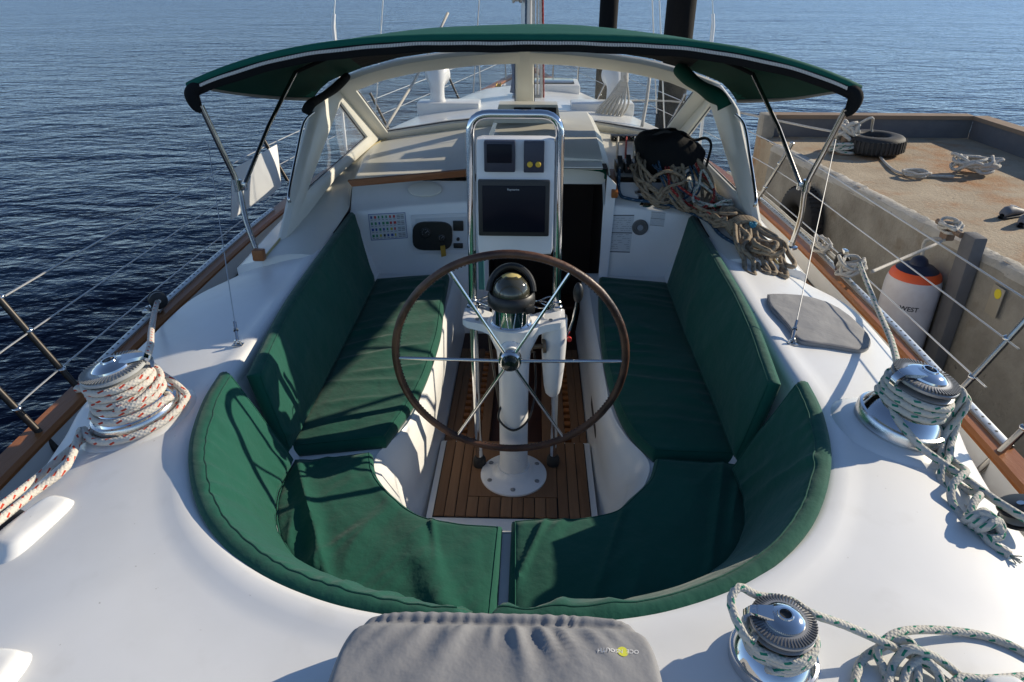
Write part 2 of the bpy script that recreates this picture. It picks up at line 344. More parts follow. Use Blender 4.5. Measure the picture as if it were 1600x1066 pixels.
def frame(p, z, x=None):       # matrix with local z along z at p
    z = V(z).normalized(); x = V(x) if x is not None else (V((1, 0, 0)) if abs(z.x) < 0.9 else V((0, 1, 0)))
    x = (x - z * x.dot(z)).normalized(); y = z.cross(x)
    return Matrix.Translation(p) @ Matrix((x, y, z)).transposed().to_4x4()
def arcpts(c, r, a0, a1, n, z=0): return [V((c[0] + r * math.cos(a0 + (a1 - a0) * i / n), c[1] + r * math.sin(a0 + (a1 - a0) * i / n), z)) for i in range(n + 1)]
# ================================================================== the setting: water
m = MB(); rows = []
xs = [-6000, -800, -120, -30, -8, 0, 8, 30, 120, 800, 6000]
for yv in [-300, -60, -15, 0, 15, 60, 200, 900, 9000]: rows.append([V((x, yv, -0.6)) for x in xs])
m.loft(rows); tag(m.build('water', water_m), kind='structure')

# ================================================================== the yacht
boat = thing('sailboat', 'white sailing yacht with teak capped toe rails and an open cockpit', 'sailboat', (0, 0, 0))
RX = [(-3.6, 1.62), (-2.6, 1.86), (-1.5, 2.0), (-0.6, 2.05), (0.5, 2.085), (2.0, 2.08), (3.2, 2.02), (4.2, 1.86), (5.4, 1.52), (6.9, 0.98), (8.4, 0.46), (9.6, 0.03)]
RZ = [(-3.6, 0.62), (0, 0.62), (3, 0.63), (6, 0.72), (9.6, 0.95)]
ys = [-3.6 + 0.15 * i for i in range(89)]
def railx(y):
    return (interp(RX, y - 0.3) + interp(RX, y) * 2 + interp(RX, y + 0.3)) / 4
def railz(y): return interp(RZ, y)
def sweep(prof, y0, y1, s, step=0.15):        # prof: (offset outboard, z above the rail line)
    rows = []; n = max(2, int((y1 - y0) / step)); 
    for i in range(n + 1):
        y = y0 + (y1 - y0) * i / n; x = railx(y); z = railz(y)
        rows.append([V((s * (max(x + a, 0.001)), y, z + b)) for a, b in prof])
    return rows
for s in (-1, 1):
    m = MB(); m.loft(sweep([(0.06, -0.02), (0.085, -0.3), (0.07, -0.75), (0.0, -1.2), (-0.2, -1.5)], -3.6, 9.6, s)); m.build('hull_side', gel_s, boat)
    m = MB(); m.loft(sweep([(-0.045, -0.13), (-0.040, 0.0), (0.055, 0.0)], -3.6, 9.6, s)); m.build('bulwark', gel_s, boat)
    m = MB(); m.loft(sweep([(-0.052, 0.0), (-0.055, 0.018), (-0.04, 0.034), (0.055, 0.034), (0.072, 0.018), (0.07, -0.004), (-0.052, 0.0)], -3.6, 9.6, s)); m.build('toe_rail', teak_v, boat)
    t = MB(); t.loft(sweep([(0.012, 0.033), (0.012, 0.046), (0.018, 0.049), (0.046, 0.049), (0.052, 0.046), (0.052, 0.033)], -0.55 if s > 0 else -0.1, 3.0 if s > 0 else 2.55, s))
    tr = t.build('genoa_track', alu, boat)
    h = MB()
    for i in range(62):
        y = -0.45 + i * 0.055
        if s < 0 and (y < -0.05 or y > 2.5): continue
        h.lathe([(0, 0.0008), (0.0065, 0.0008), (0.0065, 0)], 8, Matrix.Translation((s * (railx(y) + 0.032), y, railz(y) + 0.0492)))
    h.build('track_hole', caulk, tr)
# side decks in teak planks, laid fore and aft over a black bed
for s in (-1, 1):
    bed = MB(); bed.loft(sweep([(-0.05, -0.135), (-0.62, -0.125)], -3.3, 6.6, s)); side = bed.build('side_deck', caulk, boat)
    for k in range(8):
        for (y0, y1) in ((-3.3, -1.45), (-1.446, -0.25), (-0.246, 0.95), (0.954, 3.0), (3.004, 6.0)):
            sh = 0.17 * ((k * 37) % 5 - 2); a = -0.06 - k * 0.058; b = a - 0.053
            p = MB(); p.loft(sweep([(a, -0.134), (a, -0.128), (b, -0.128), (b, -0.134)], y0 + (sh if y0 > -3 else 0), y1 + sh - 0.004, s, 0.4)); p.build('plank', teak_d if (k + s) % 3 else teak_w, side)

# ---- coaming and aft deck moulding
RIMZ = 0.87
rimL = [(-1.24, 1.4), (-1.235, 1.0), (-1.225, 0.35), (-1.222, -0.2), (-1.225, -0.5), (-1.205, -0.72), (-1.125, -1.0), (-0.965, -1.28), (-0.74, -1.485), (-0.49, -1.605), (-0.25, -1.655), (0, -1.668)]
outL = [(-1.715, 1.4), (-1.73, 1.0), (-1.88, 0.60), (-1.885, 0.1), (-1.87, -0.45), (-1.80, -0.75), (-1.745, -1.1), (-1.72, -1.8), (-1.55, -3.3), (-0.9, -3.45), (-0.4, -3.5), (0, -3.5)]
rim = catmull([(x, y, RIMZ) for x, y in rimL], 8); rim = rim + mir(rim[:-1])[::-1]
out = catmull([(x, y, 0.76) for x, y in outL], 8); out = out + mir(out[:-1])[::-1]
NS = len(rim)
def deck_prof(i):
    a, b = rim[i], out[i]; d = b - a; d.z = 0; L = d.length; u = d / L; rows = []
    zo = 0.77 if abs(b.y) < 2 else 0.80
    for (dist, dz) in ((-0.03, -0.45), (-0.028, -0.04), (-0.018, -0.012), (0.0, 0.003), (0.02, 0.006), (0.045, 0.006), (0.07, 0.002), (0.095, -0.004), (0.13, -0.008)): rows.append(a + u * dist + V((0, 0, dz)))
    for k in range(1, 13):
        t = k / 12; q = a + u * (0.13 + (L - 0.13 - 0.05) * t); q.z = (RIMZ - 0.008) + (zo - RIMZ + 0.008) * (0.45 * t + 0.55 * t ** 1.9); rows.append(q)
    zl = rows[-1].z
    for (dist, dz) in ((-0.03, -0.006), (-0.012, -0.02), (-0.002, -0.045), (0.0, -0.31)): q = a + u * (L + dist); q.z = zl + dz; rows.append(q)
    return rows
m = MB(); m.loft([deck_prof(i) for i in range(NS)]); deck = m.build('aft_deck_moulding', gel, boat, ang=60)
bvh = BVHTree.FromPolygons([v for v in m.v], m.f)
def dz(x, y):
    h = bvh.ray_cast(V((x, y, 2)), V((0, 0, -1))); return (h[0].z, h[1] if h[1].z > 0 else -h[1]) if h[0] else (0.86, V((0, 0, 1)))
def D(px, py, h=0.0):           # photo point on the deck moulding, raised by h
    d = ray(px, py); hit = bvh.ray_cast(CAM, d)
    p = hit[0] if hit[0] else AZ(px, py, 0.82)
    if h: k = (p - CAM); p = AZ(px, py, p.z + h)
    return p
# ---- cockpit: bench tops, coaming lining, footwell
benchz = 0.40
liner_out = [p.copy() for p in rim]
liner_bot = []
for p in liner_out:
    q = p.copy(); k = 0.80 if p.y < -0.5 else 0.80 + 0.06 * min(1, (p.y + 0.5) / 0.6)
    q.x = p.x * k; q.y = p.y if p.y > -0.5 else -0.5 + (p.y + 0.5) * 0.72; q.z = benchz; liner_bot.append(q)
front = [(-1.235, 1.9), (1.235, 1.9)]
lo = [V((-1.24, 1.9, RIMZ))] + liner_out + [V((1.24, 1.9, RIMZ))]; lb = [V((-1.07, 1.9, benchz))] + liner_bot + [V((1.07, 1.9, benchz))]
m = MB(); m.loft([[p + V((0, 0, -0.004)) for p in lo], lb]); m.build('coaming_lining', gel_s, boat)
wellL = [(-0.50, 1.9), (-0.495, 1.2), (-0.50, 0.5), (-0.505, 0.08), (-0.55, -0.16), (-0.635, -0.36), (-0.60, -0.52), (-0.50, -0.68), (-0.34, -0.80), (-0.15, -0.84), (0, -0.845)]
soleL = [(-0.435, 1.9), (-0.435, 1.2), (-0.43, 0.5), (-0.43, 0.08), (-0.435, -0.12), (-0.44, -0.26), (-0.43, -0.36), (-0.40, -0.44), (-0.30, -0.52), (-0.15, -0.54), (0, -0.545)]
def sym(P, z, sub=6): Q = catmull([(x, y, z) for x, y in P], sub); return Q + mir(Q[:-1])[::-1]
well = sym(wellL, benchz); sole = sym(soleL, -0.10); lbr = resample(lb, len(well))
# match bench outline to the well outline by nearest parameter
m = MB(); m.loft([[p.copy() for p in lbr], [q + V((0, 0, 0.0)) for q in well]]); m.build('bench_top', gel_s, boat)
rows = []
for (t, o) in ((0, 0), (0.0, -0.012), (0.03, -0.022), (0.3, -0.03), (0.6, 0.0), (0.9, 0.0), (1.0, 0.0)):
    r = []
    for a, b in zip(well, sole):
        q = a.lerp(b, t); n = V((b.x - a.x, b.y - a.y, 0)); n = n.normalized() if n.length > 1e-6 else V((0, 0, 0)); e = q - n * (o if t else 0); e.z = a.z + (b.z - a.z) * t + (0.006 if (t == 0 and o) else 0); r.append(e)
    rows.append(r)
m = MB(); m.loft(rows); m.build('footwell', gel_s, boat, ang=50)
# sole: lower forward part and the raised platform of teak planks round the pedestal
m = MB(); m.box((0, 0.75, -0.12), (0.9, 2.7, 0.04)); m.build('footwell_floor', maho, boat)
m = MB(); m.box((0, -0.10, -0.047), (0.868, 0.84, 0.085), bev=0.012); plat = m.build('pedestal_platform', gel_s, boat)
m = MB(); m.box((-0.0, -0.012, -0.002), (0.80, 0.625, 0.006)); bed = m.build('teak_bed', caulk, plat)
def plank(x0, x1, y0, y1, z, mm, par, th=0.008):
    p = MB(); p.box(((x0 + x1) / 2, (y0 + y1) / 2, z + th / 2), (x1 - x0, y1 - y0, th), bev=0.0015); return p.build('plank', mm, par)
for s in (-1, 1):
    for k in range(3):
        a = 0.235 + k * 0.0545; x0, x1 = sorted((s * a, s * (a + 0.0500))); plank(x0, x1, -0.322, 0.298, 0.002, teak_d if k != 1 else teak_w2, plat)
plank(-0.231, 0.231, -0.175, 0.298, 0.002, teak_d, plat)
for k in range(8): x0 = -0.231 + k * 0.0578; plank(x0, x0 + 0.0533, -0.322, -0.180, 0.002, teak_d if k % 3 else teak_w2, plat)
# two lift-out gratings forward of the platform
for s in (-1, 1):
    g = thing('teak_grating', 'teak floor grating with square holes, on the %s side of the footwell' % ('engine panel' if s < 0 else 'companionway step'), 'grating', (s * 0.31, 0.85, -0.10), 'floor gratings ahead of the pedestal')
    xs = [0.20, 0.245, 0.275, 0.325, 0.355, 0.40, 0.43]
    def bar(x0, x1, y0, y1, nm='slat'):
        p = MB(); a, b = sorted((s * x0, s * x1)); p.box(((a + b) / 2, (y0 + y1) / 2, -0.085), (b - a, y1 - y0, 0.028), bev=0.003); p.build(nm, teak_d if nm == 'slat' else teak_v, g)
    bar(0.16, 0.215, 0.36, 1.55); bar(0.255, 0.298, 0.36, 1.55); bar(0.338, 0.385, 0.36, 1.55); bar(0.387, 0.427, 0.36, 1.55)
    for k in range(16):
        y = 0.37 + k * 0.074
        bar(0.216, 0.254, y, y + 0.038, 'cross_piece'); bar(0.299, 0.337, y, y + 0.038, 'cross_piece')
# locker door fitted in the right-hand wall of the footwell
m = MB(); m.box((0.468, 0.42, 0.14), (0.012, 0.42, 0.20), bev=0.004); m.box((0.461, 0.42, 0.14), (0.012, 0.36, 0.15), bev=0.003, mi=1); m.build('locker_opening', [gel_s, dark], boat)
# winch pads and moulded cleat recesses
for s in (-1, 1):
    z, n = dz(s * 1.47, -0.70)
    m = MB(); m.lathe([(0.235, -0.02), (0.215, -0.003), (0.19, 0.010), (0.0, 0.012)], 40, frame((s * 1.475, -0.70, z), n)); m.build('winch_pad', gel_s, boat, ang=70)
    for (cx, cy, ln, rz) in ((1.52, -1.29, 0.27, -14), (1.25, -1.87, 0.20, -4))[0 if s < 0 else 1:]:
        z, n = dz(s * cx, cy); m = MB(); M = Matrix.Translation((s * cx, cy, z)) @ Matrix.Rotation(R(s * -rz), 4, 'Z')
        prof = []
        for k in range(28):
            a = 2 * math.pi * k / 28; cxx, sy = math.cos(a), math.sin(a)
            prof.append((math.copysign(abs(cxx) ** 0.5, cxx) * 0.062, math.copysign(abs(sy) ** 0.5, sy) * ln / 2))
        m.loft([[M @ V((x * k2, y * k2, zz)) for x, y in prof] for k2, zz in ((1.22, -0.02), (1.06, 0.002), (0.97, 0.012), (0.86, 0.036), (0.74, 0.044), (0.5, 0.047), (0.01, 0.048))], closed=True)
        m.build('moulded_fairing', gel_s, boat, ang=70)

# ---- bulkhead, dash and cabin
BY = 1.85
m = MB()
bz = lambda x: 0.885 + 0.09 * (1 - (abs(x) / 1.2) ** 2) if abs(x) < 1.2 else 0.885
cw0, cw1 = -0.24, 0.585            # companionway opening
def bulk(x0, x1):
    xs = [x0 + (x1 - x0) * i / 10 for i in range(11)]
    m.loft([[V((x, BY, -0.11)) for x in xs], [V((x, BY, bz(x) - 0.02)) for x in xs], [V((x, BY + 0.01, bz(x) - 0.004)) for x in xs], [V((x, BY + 0.03, bz(x))) for x in xs], [V((x, 2.02, 1.065)) for x in xs]])
bulk(-1.24, cw0); m.build('bulkhead', gel_s, boat, ang=50); m = MB(); bulk(cw1, 1.24); m.build('bulkhead', gel_s, boat, ang=50)
cab = MB(); xsn = [cw0 - 0.02, cw1 + 0.02]
cab.loft([[V((cw0 - .02, 2.9, -0.5)), V((cw1 + .02, 2.9, -0.5)), V((cw1 + .02, 2.9, 1.2)), V((cw0 - .02, 2.9, 1.2))], [V((cw0 - .02, BY + 0.012, -0.5)), V((cw1 + .02, BY + 0.012, -0.5)), V((cw1 + .02, BY + 0.012, 1.2)), V((cw0 - .02, BY + 0.012, 1.2))]], closed=True)
cab.add([V((cw0 - .02, 2.9, -0.5)), V((cw1 + .02, 2.9, -0.5)), V((cw1 + .02, 2.9, 1.2)), V((cw0 - .02, 2.9, 1.2))], [[0, 1, 2, 3]])
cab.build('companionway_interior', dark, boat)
for (yy_, zz_) in ((2.2, 0.02), (2.45, -0.2)): m = MB(); m.box((0.17, yy_, zz_), (0.6, 0.25, 0.03), bev=0.005); m.build('companion_step', maho, boat)
# trim round the companionway
m = MB(); m.prism([V((0.575, 1.835, 0.05)), V((0.64, 1.825, 0.05)), V((0.665, 1.825, 1.10)), V((0.60, 1.835, 1.16))], (0, 0.03, 0)); m.build('companionway_jamb', white_d, boat)
m = MB(); m.prism([V((-0.245, 1.835, 0.05)), V((-0.28, 1.825, 0.05)), V((-0.28, 1.825, 1.05)), V((-0.245, 1.835, 1.16))], (0, 0.03, 0)); m.build('companionway_jamb', white_d, boat)
m = MB(); m.box((0.655, 1.96, 1.075), (0.045, 0.34, 0.05), Matrix.Rotation(R(14), 3, 'X'), 0.008); m.build('teak_trim', teak_v, boat)
# dash with its teak fiddle rail on the port side
def dashz(x): return 1.10 + 0.10 * (1 - min(1, abs(x) / 1.3) ** 2)
wbase = [(-1.56, 0.95, 0.865), (-1.535, 1.4, 0.91), (-1.49, 2.0, 0.985), (-1.41, 2.6, 1.045), (-1.31, 3.1, 1.085), (-1.18, 3.33, 1.105), (-0.95, 3.42, 1.135), (-0.5, 3.50, 1.185), (0, 3.53, 1.205)]
wb = resample(catmull(wbase, 6), 41); wbf = wb + mir(wb[:-1])[::-1]
inner = [(-1.245, 1.0, 0.872), (-1.245, 1.5, 0.88), (-1.245, 1.87, 0.90), (-1.24, 1.97, 1.03), (-1.225, 2.03, 1.07), (-1.0, 2.05, 1.085), (-0.6, 2.06, 1.10), (0, 2.07, 1.115)]
inn = resample(inner, 41)
# arrange so that corresponding points fan out from the corner
ina = resample(inner[:5], 21)[:-1] + resample(inner[4:], 21); wba = resample([V(p) for p in wbase[:5]], 21)[:-1] + resample(catmull(wbase[4:], 4), 21)
m = MB()
for s in (1, -1):
    A = [V((s * p.x, p.y, p.z)) for p in ina]; B = [V((s * p.x, p.y, p.z)) for p in wba]
    m.loft([[a.lerp(b, t) + V((0, 0, 0.02 * math.sin(math.pi * t))) for a, b in zip(A, B)] for t in (0, 0.25, 0.5, 0.75, 1.0)])
    fr_ = [A[0].lerp(B[0], t) + V((0, 0, 0.02 * math.sin(math.pi * t))) for t in (0, 0.25, 0.5, 0.75, 1.0)]; m.loft([fr_, [q + V((0, -0.012, -0.012)) for q in fr_], [q + V((0, -0.02, -0.08)) for q in fr_]])
m.build('dash_moulding', cream, boat, ang=50)
for s in (1, -1):         # outside of the windshield down to the side deck
    m = MB(); B = [V((s * p.x, p.y, p.z)) for p in wba[:21]]; O = resample([V((-s * 1.745, 0.98, 0.79)), V((-s * 1.73, 2.0, 0.84)), V((-s * 1.60, 3.1, 0.95))], 21)
    m.loft([[a + V((0, 0, -0.004)) for a in B], [a.lerp(b, 0.8) + V((0, 0, 0.01)) for a, b in zip(B, O)], [b for b in O], [V((b.x - s * 0.01, b.y, 0.48)) for b in O]]); m.add([B[0] + V((0, 0, -0.004)), B[0].lerp(O[0], .8) + V((0, 0, .01)), O[0], V((O[0].x, O[0].y, .6)), V((B[0].x, B[0].y, .6))], [[0, 1, 2, 3, 4]]); m.build('cabin_side', gel_s, boat, ang=60)
    m = MB(); m.tube([p + V((0, 0, 0.006)) for p in [V((s * q.x * 0.995, q.y, q.z)) for q in wba]], 0.007, 6); m.build('sealant_bead', caulk_y, boat)
m = MB(); m.prism([AZ(543, 283, 1.12), AZ(728, 266, 1.16), AZ(728, 276, 1.12), AZ(550, 292, 1.08)], (0, 0.022, 0.004)); m.build('fiddle_rail', teak_x, boat)
# hatch garage with instruments on its face
m = MB(); rows = []
for (y, zt, hw) in ((2.02, 1.235, 0.455), (2.10, 1.27, 0.45), (2.7, 1.33, 0.44), (3.30, 1.345, 0.42), (3.36, 1.2, 0.44)):
    rows.append([V((0.17 - hw - 0.03, y, 1.05)), V((0.17 - hw, y, zt - 0.05)), V((0.17 - hw + 0.05, y, zt - 0.008)), V((0.17, y, zt + 0.012)), V((0.17 + hw - 0.05, y, zt - 0.008)), V((0.17 + hw, y, zt - 0.05)), V((0.17 + hw + 0.03, y, 1.05))])
m.loft(rows); m.add(rows[0], [[0, 1, 2, 3, 4, 5, 6]]); gar = m.build('hatch_garage', cream, boat, ang=30)
m = MB(); m.tube([V((-0.27, 1.99, 1.10)), V((-0.22, 1.985, 1.165)), V((0.17, 1.98, 1.185)), V((0.56, 1.985, 1.165)), V((0.61, 1.99, 1.10))], 0.016, 8, sub=5); m.build('hatch_seal', green_d, boat)
m = MB(); m.box((0.17, 1.96, 1.205), (0.80, 0.16, 0.022), Matrix.Rotation(R(4), 3, 'X'), 0.008); m.build('sliding_hatch', cream, boat)
# instrument pod on the dash
pod = thing('instrument_pod', 'cream instrument pod with two black displays on the dash behind the chartplotter', 'instrument', (0.06, 2.9, 1.34))
m = MB(); m.prism([V((-0.24, 2.75, 1.34)), V((0.30, 2.75, 1.34)), V((0.27, 2.80, 1.475)), V((-0.20, 2.80, 1.475))], (0, 0.16, 0)); m.build('housing', cream, pod)
for x0, x1 in ((-0.08, 0.06), (0.085, 0.26)):
    m = MB(); m.box(((x0 + x1) / 2, 2.765, 1.415), (x1 - x0, 0.03, 0.085), Matrix.Rotation(R(-16), 3, 'X'), 0.006); q = m.build('display', black, pod)
vs, fs = textmesh('Raymarine', 0.030); m = MB(); m.add([Matrix.Translation((0.172, 2.738, 1.423)) @ Matrix.Rotation(R(74), 4, 'X') @ p for p in vs], fs); m.build('lettering', paper, q)
# engine panel, code-flag card, speaker, paper notes, oval plate
def on_bulk(px, py, o=0.0): return AY(px, py, BY - o)
def plate(pxs, th, o=0.0): m = MB(); m.prism([on_bulk(a, b, o) for a, b in pxs], (0, -th, 0)); return m
ep = thing('engine_panel', 'black engine gauge panel in a white recessed frame, brass key hanging from it', 'engine panel', tuple(on_bulk(690, 366)))
plate([(643, 336), (738, 332), (738, 395), (647, 396)], 0.012).build('frame', white_d, ep)
plate([(649, 342), (738, 338), (738, 390), (652, 391)], 0.004, 0.012).build('recess', paper, ep)
pts = []
for k in range(28):
    a = 2 * math.pi * k / 28; c, s_ = math.cos(a), math.sin(a); pts.append((676 + 31 * math.copysign(abs(c) ** .55, c), 368 + 22 * math.copysign(abs(s_) ** .55, s_)))
plate(pts, 0.02, 0.016).build('gauge_cluster', black, ep)
for (px, py, r) in ((665, 364, 0.036), (690, 372, 0.026)):
    m = MB(); m.lathe([(r * 1.1, 0), (r * 1.1, 0.008), (r * 0.92, 0.011), (r * 0.9, 0.006), (0, 0.006)], 24, frame(on_bulk(px, py, 0.034), (0, -1, 0))); gg = m.build('gauge', [black, ink_g], ep)
    m = MB(); p = on_bulk(px, py, 0.042); 
    for k in range(9):
        a = R(-30 + 30 * k); m.box(p + V((math.cos(a) * r * .7, 0, math.sin(a) * r * .7)), (0.004, 0.001, 0.004))
    m.box(p + V((r * .2, 0, r * .2)), (r * 0.8, 0.001, 0.003), Matrix.Rotation(R(-40), 3, 'Y')); m.build('gauge_marks', ink_g, gg)
for (px, py, w_, h_) in ((716, 353, 0.075, 0.075), (716, 384, 0.07, 0.038)):
    m = MB(); m.box(on_bulk(px, py, 0.024), (w_, 0.016, h_), bev=0.006); m.build('switch_panel', black, ep)
m = MB(); m.lathe([(0.012, 0), (0.012, 0.02), (0, 0.02)], 14, frame(on_bulk(716, 373, 0.012), (0, -1, 0))); m.build('button', black, ep)
m = MB(); p = on_bulk(692, 384, 0.04); m.prism([p + V((-0.018, 0, 0)), p + V((0.016, 0, 0.005)), p + V((0.022, 0, -0.075)), p + V((-0.014, 0, -0.085))], (0, -0.012, 0)); m.build('key_tag', gold, ep)
cardp = [(575, 335), (633, 332), (637, 372), (580, 376)]
card = thing('code_flag_card', 'printed white card with rows of small coloured flags stuck beside the engine panel', 'card', tuple(on_bulk(606, 354)))
plate(cardp, 0.002, 0.001).build('sheet', paper, card)
cols = [mat('flag_red', (0.5, 0.05, 0.05), 0.6), mat('flag_blue', (0.04, 0.08, 0.3), 0.6), mat('flag_yellow', (0.55, 0.45, 0.05), 0.6), ink, mat('flag_green', (0.05, 0.25, 0.12), 0.6)]
m = MB()
def cq(u, v): a = on_bulk(*cardp[0], 0.0045).lerp(on_bulk(*cardp[1], 0.0045), u); b = on_bulk(*cardp[3], 0.0045).lerp(on_bulk(*cardp[2], 0.0045), u); return a.lerp(b, v)
for r_ in range(4):
    for c_ in range(9):
        u0 = 0.05 + c_ * 0.102; v0 = 0.08 + r_ * 0.235; 
        if c_ > 6: 
            for q in range(3): m.add([cq(u0, v0 + q * .06), cq(u0 + .085, v0 + q * .06), cq(u0 + .085, v0 + q * .06 + .02), cq(u0, v0 + q * .06 + .02)], [[0, 1, 2, 3]], mi=3)
            continue
        ww = random.uniform(.04, .075); m.add([cq(u0, v0), cq(u0 + ww, v0), cq(u0 + ww, v0 + .1), cq(u0, v0 + .1)], [[0, 1, 2, 3]], mi=random.randrange(5))
        m.add([cq(u0, v0 + .14), cq(u0 + .06, v0 + .14), cq(u0 + .06, v0 + .155), cq(u0, v0 + .155)], [[0, 1, 2, 3]], mi=3)
for (a, b, c, d) in ((0, 0, 1, .02), (0, .98, 1, 1), (0, 0, .012, 1), (.988, 0, 1, 1)): m.add([cq(a, b), cq(c, b), cq(c, d), cq(a, d)], [[0, 1, 2, 3]], mi=1)
m.build('flag_print', cols, card)
m = MB(); pts = []
p0 = AP(664, 312, V((0, 1.93, 1.0)), V((0, -0.5, 0.8)).normalized())
m.lathe([(0.125, 0), (0.122, 0.006), (0.10, 0.010), (0, 0.011)], 36, frame((-0.70, 1.945, 1.022), (0, -0.55, 0.85)) @ Matrix.Diagonal((1, 0.55, 1, 1))); m.build('oval_plate', cream, boat)
spk = thing('round_vent', 'round grey louvred vent on the bulkhead between two printed notices', 'vent', tuple(on_bulk(1000, 355)))
m = MB(); m.lathe([(0.058, 0), (0.058, 0.010), (0.05, 0.016), (0.046, 0.012), (0.038, 0.012), (0.034, 0.016), (0.026, 0.012), (0.02, 0.012)], 32, frame(on_bulk(1000, 355), (0, -1, 0))); m.build('rim', mat('vent_grey', (0.13, 0.13, 0.125), 0.5), spk)
m = MB(); m.lathe([(0.022, 0.01), (0.020, 0.02), (0, 0.021)], 20, frame(on_bulk(1000, 355), (0, -1, 0))); m.build('knob', ink_g, spk)
def notice(pxs, rows, lab):
    t = thing('printed_notice', lab, 'notice', tuple(on_bulk(*pxs[0]))); plate(pxs, 0.0015, 0.001).build('sheet', paper, t)
    m = MB(); q = [on_bulk(a, b, 0.004) for a, b in pxs]
    f = lambda u, v: q[0].lerp(q[1], u).lerp(q[3].lerp(q[2], u), v)
    for k in range(rows):
        v = 0.08 + 0.86 * k / rows; x0 = 0.06
        while x0 < 0.9:
            ln = random.uniform(0.04, 0.2); ln = min(ln, 0.95 - x0)
            if random.random() < 0.75: m.add([f(x0, v), f(x0 + ln, v), f(x0 + ln, v + 0.012), f(x0, v + 0.012)], [[0, 1, 2, 3]], mi=0)
            x0 += ln + 0.04
    for v in (0.0, 0.46, 0.975): m.add([f(0, v), f(1, v), f(1, v + 0.022), f(0, v + 0.022)], [[0, 1, 2, 3]], mi=1)
    m.build('print', [ink_g, ink], t)
notice([(955, 336), (991, 336), (984, 395), (946, 394)], 16, 'tall printed notice on the bulkhead next to the companionway')
notice([(1018, 331), (1040, 333), (1037, 354), (1015, 352)], 7, 'small printed notice on the bulkhead right of the round vent')
# cabin roof and foredeck ahead of the windshield
m = MB(); rows = []
for (y, hw, zt, cr) in ((3.2, 1.58, 1.06, 0.12), (4.2, 1.40, 1.05, 0.12), (5.2, 1.15, 1.04, 0.11), (6.2, 0.85, 1.03, 0.09), (6.7, 0.68, 1.02, 0.07), (6.95, 0.60, 0.72, 0.05)):
    r = [V((-hw - 0.06, y, 0.5))]
    for k in range(13): u = -1 + 2 * k / 12; r.append(V((u * hw, y, zt + cr * (1 - u * u) - (0.05 if abs(u) > .99 else 0))))
    r.append(V((hw + 0.06, y, 0.5))); rows.append(r)
m.loft(rows); m.build('cabin_roof', gel_s, boat, ang=40)
m = MB(); rows = []
for i in range(40):
    y = 4.0 + i * 5.6 / 39; x = max(0.02, railx(y) - 0.03); rows.append([V((u * x, y, railz(y) - 0.13 + 0.09 * (1 - u * u))) for u in (-1, -.6, -.2, .2, .6, 1)])
m.loft(rows); m.build('foredeck', gel_s, boat)
m = MB(); m.loft([[V((x * 1.55, -3.6, 0.5)) for x in (-1, 0, 1)], [V((x * 1.5, -3.75, -0.7)) for x in (-1, 0, 1)]]); m.loft([[V((x * 1.55, -3.6, 0.62)) for x in (-1, 0, 1)], [V((x * 1.55, -3.6, 0.4)) for x in (-1, 0, 1)]]); m.build('transom', gel_s, boat)
# ================================================================== windshield
ws = thing('windshield', 'fixed cream framed windshield wrapping round the front of the cockpit', 'windshield', (0, 3.3, 1.1))
P1, P2, P3 = V((0, 3.52, 1.205)), V((-1.2, 3.31, 1.10)), AY(816, 88, 3.05); P3.x = 0
nF = (P2 - P1).cross(P3 - P1).normalized()
fp = lambda a, b: AP(a, b, P1, nF)
Cb, Ct = fp(592, 218), fp(517, 130)
Ab = V((-1.56, 0.95, 0.865)); nS = (Ct - Cb).cross(Ab - Cb).normalized()
sp_ = lambda a, b: AP(a, b, Cb, nS)
def ring(outer, hole, th, n):     # outer / hole: lists of segments; solid frame
    O = []; H = []
    for so, sh in zip(outer, hole): O += resample(so, 13)[:-1]; H += resample(sh, 13)[:-1]
    m = MB(); e = n * th
    bev = [(o.lerp(h, 0.0), h, o) for o, h in zip(O, H)]
    m.loft([O, [o.lerp(h, .12) + e * .85 for o, h in zip(O, H)], [o.lerp(h, .3) + e for o, h in zip(O, H)], [o.lerp(h, .8) + e for o, h in zip(O, H)], [o.lerp(h, .97) + e * .7 for o, h in zip(O, H)], [h for h in H], [h - e * .5 for h in H], [o - e * .5 for o in O], O], closed=True)
    return m, H
aftn = lambda n: n if n.y < 0 else -n
nFa = aftn(nF); nSi = nS if nS.x > 0 else -nS
cx = lambda a, b: V((0, fp(a, b).y, fp(a, b).z))
ftop = [fp(517, 130), fp(570, 109), fp(625, 94), fp(700, 83), fp(775, 77), V((0, fp(816, 75).y, fp(816, 75).z))]
htop = [fp(557, 139), fp(600, 122), fp(655, 110), fp(749, 99), fp(805, 97)]
fb = [V((0, fp(816, 197).y, fp(816, 197).z)), fp(700, 205), fp(592, 218)]
hb = [fp(805, 180), fp(700, 190), fp(606, 205)]
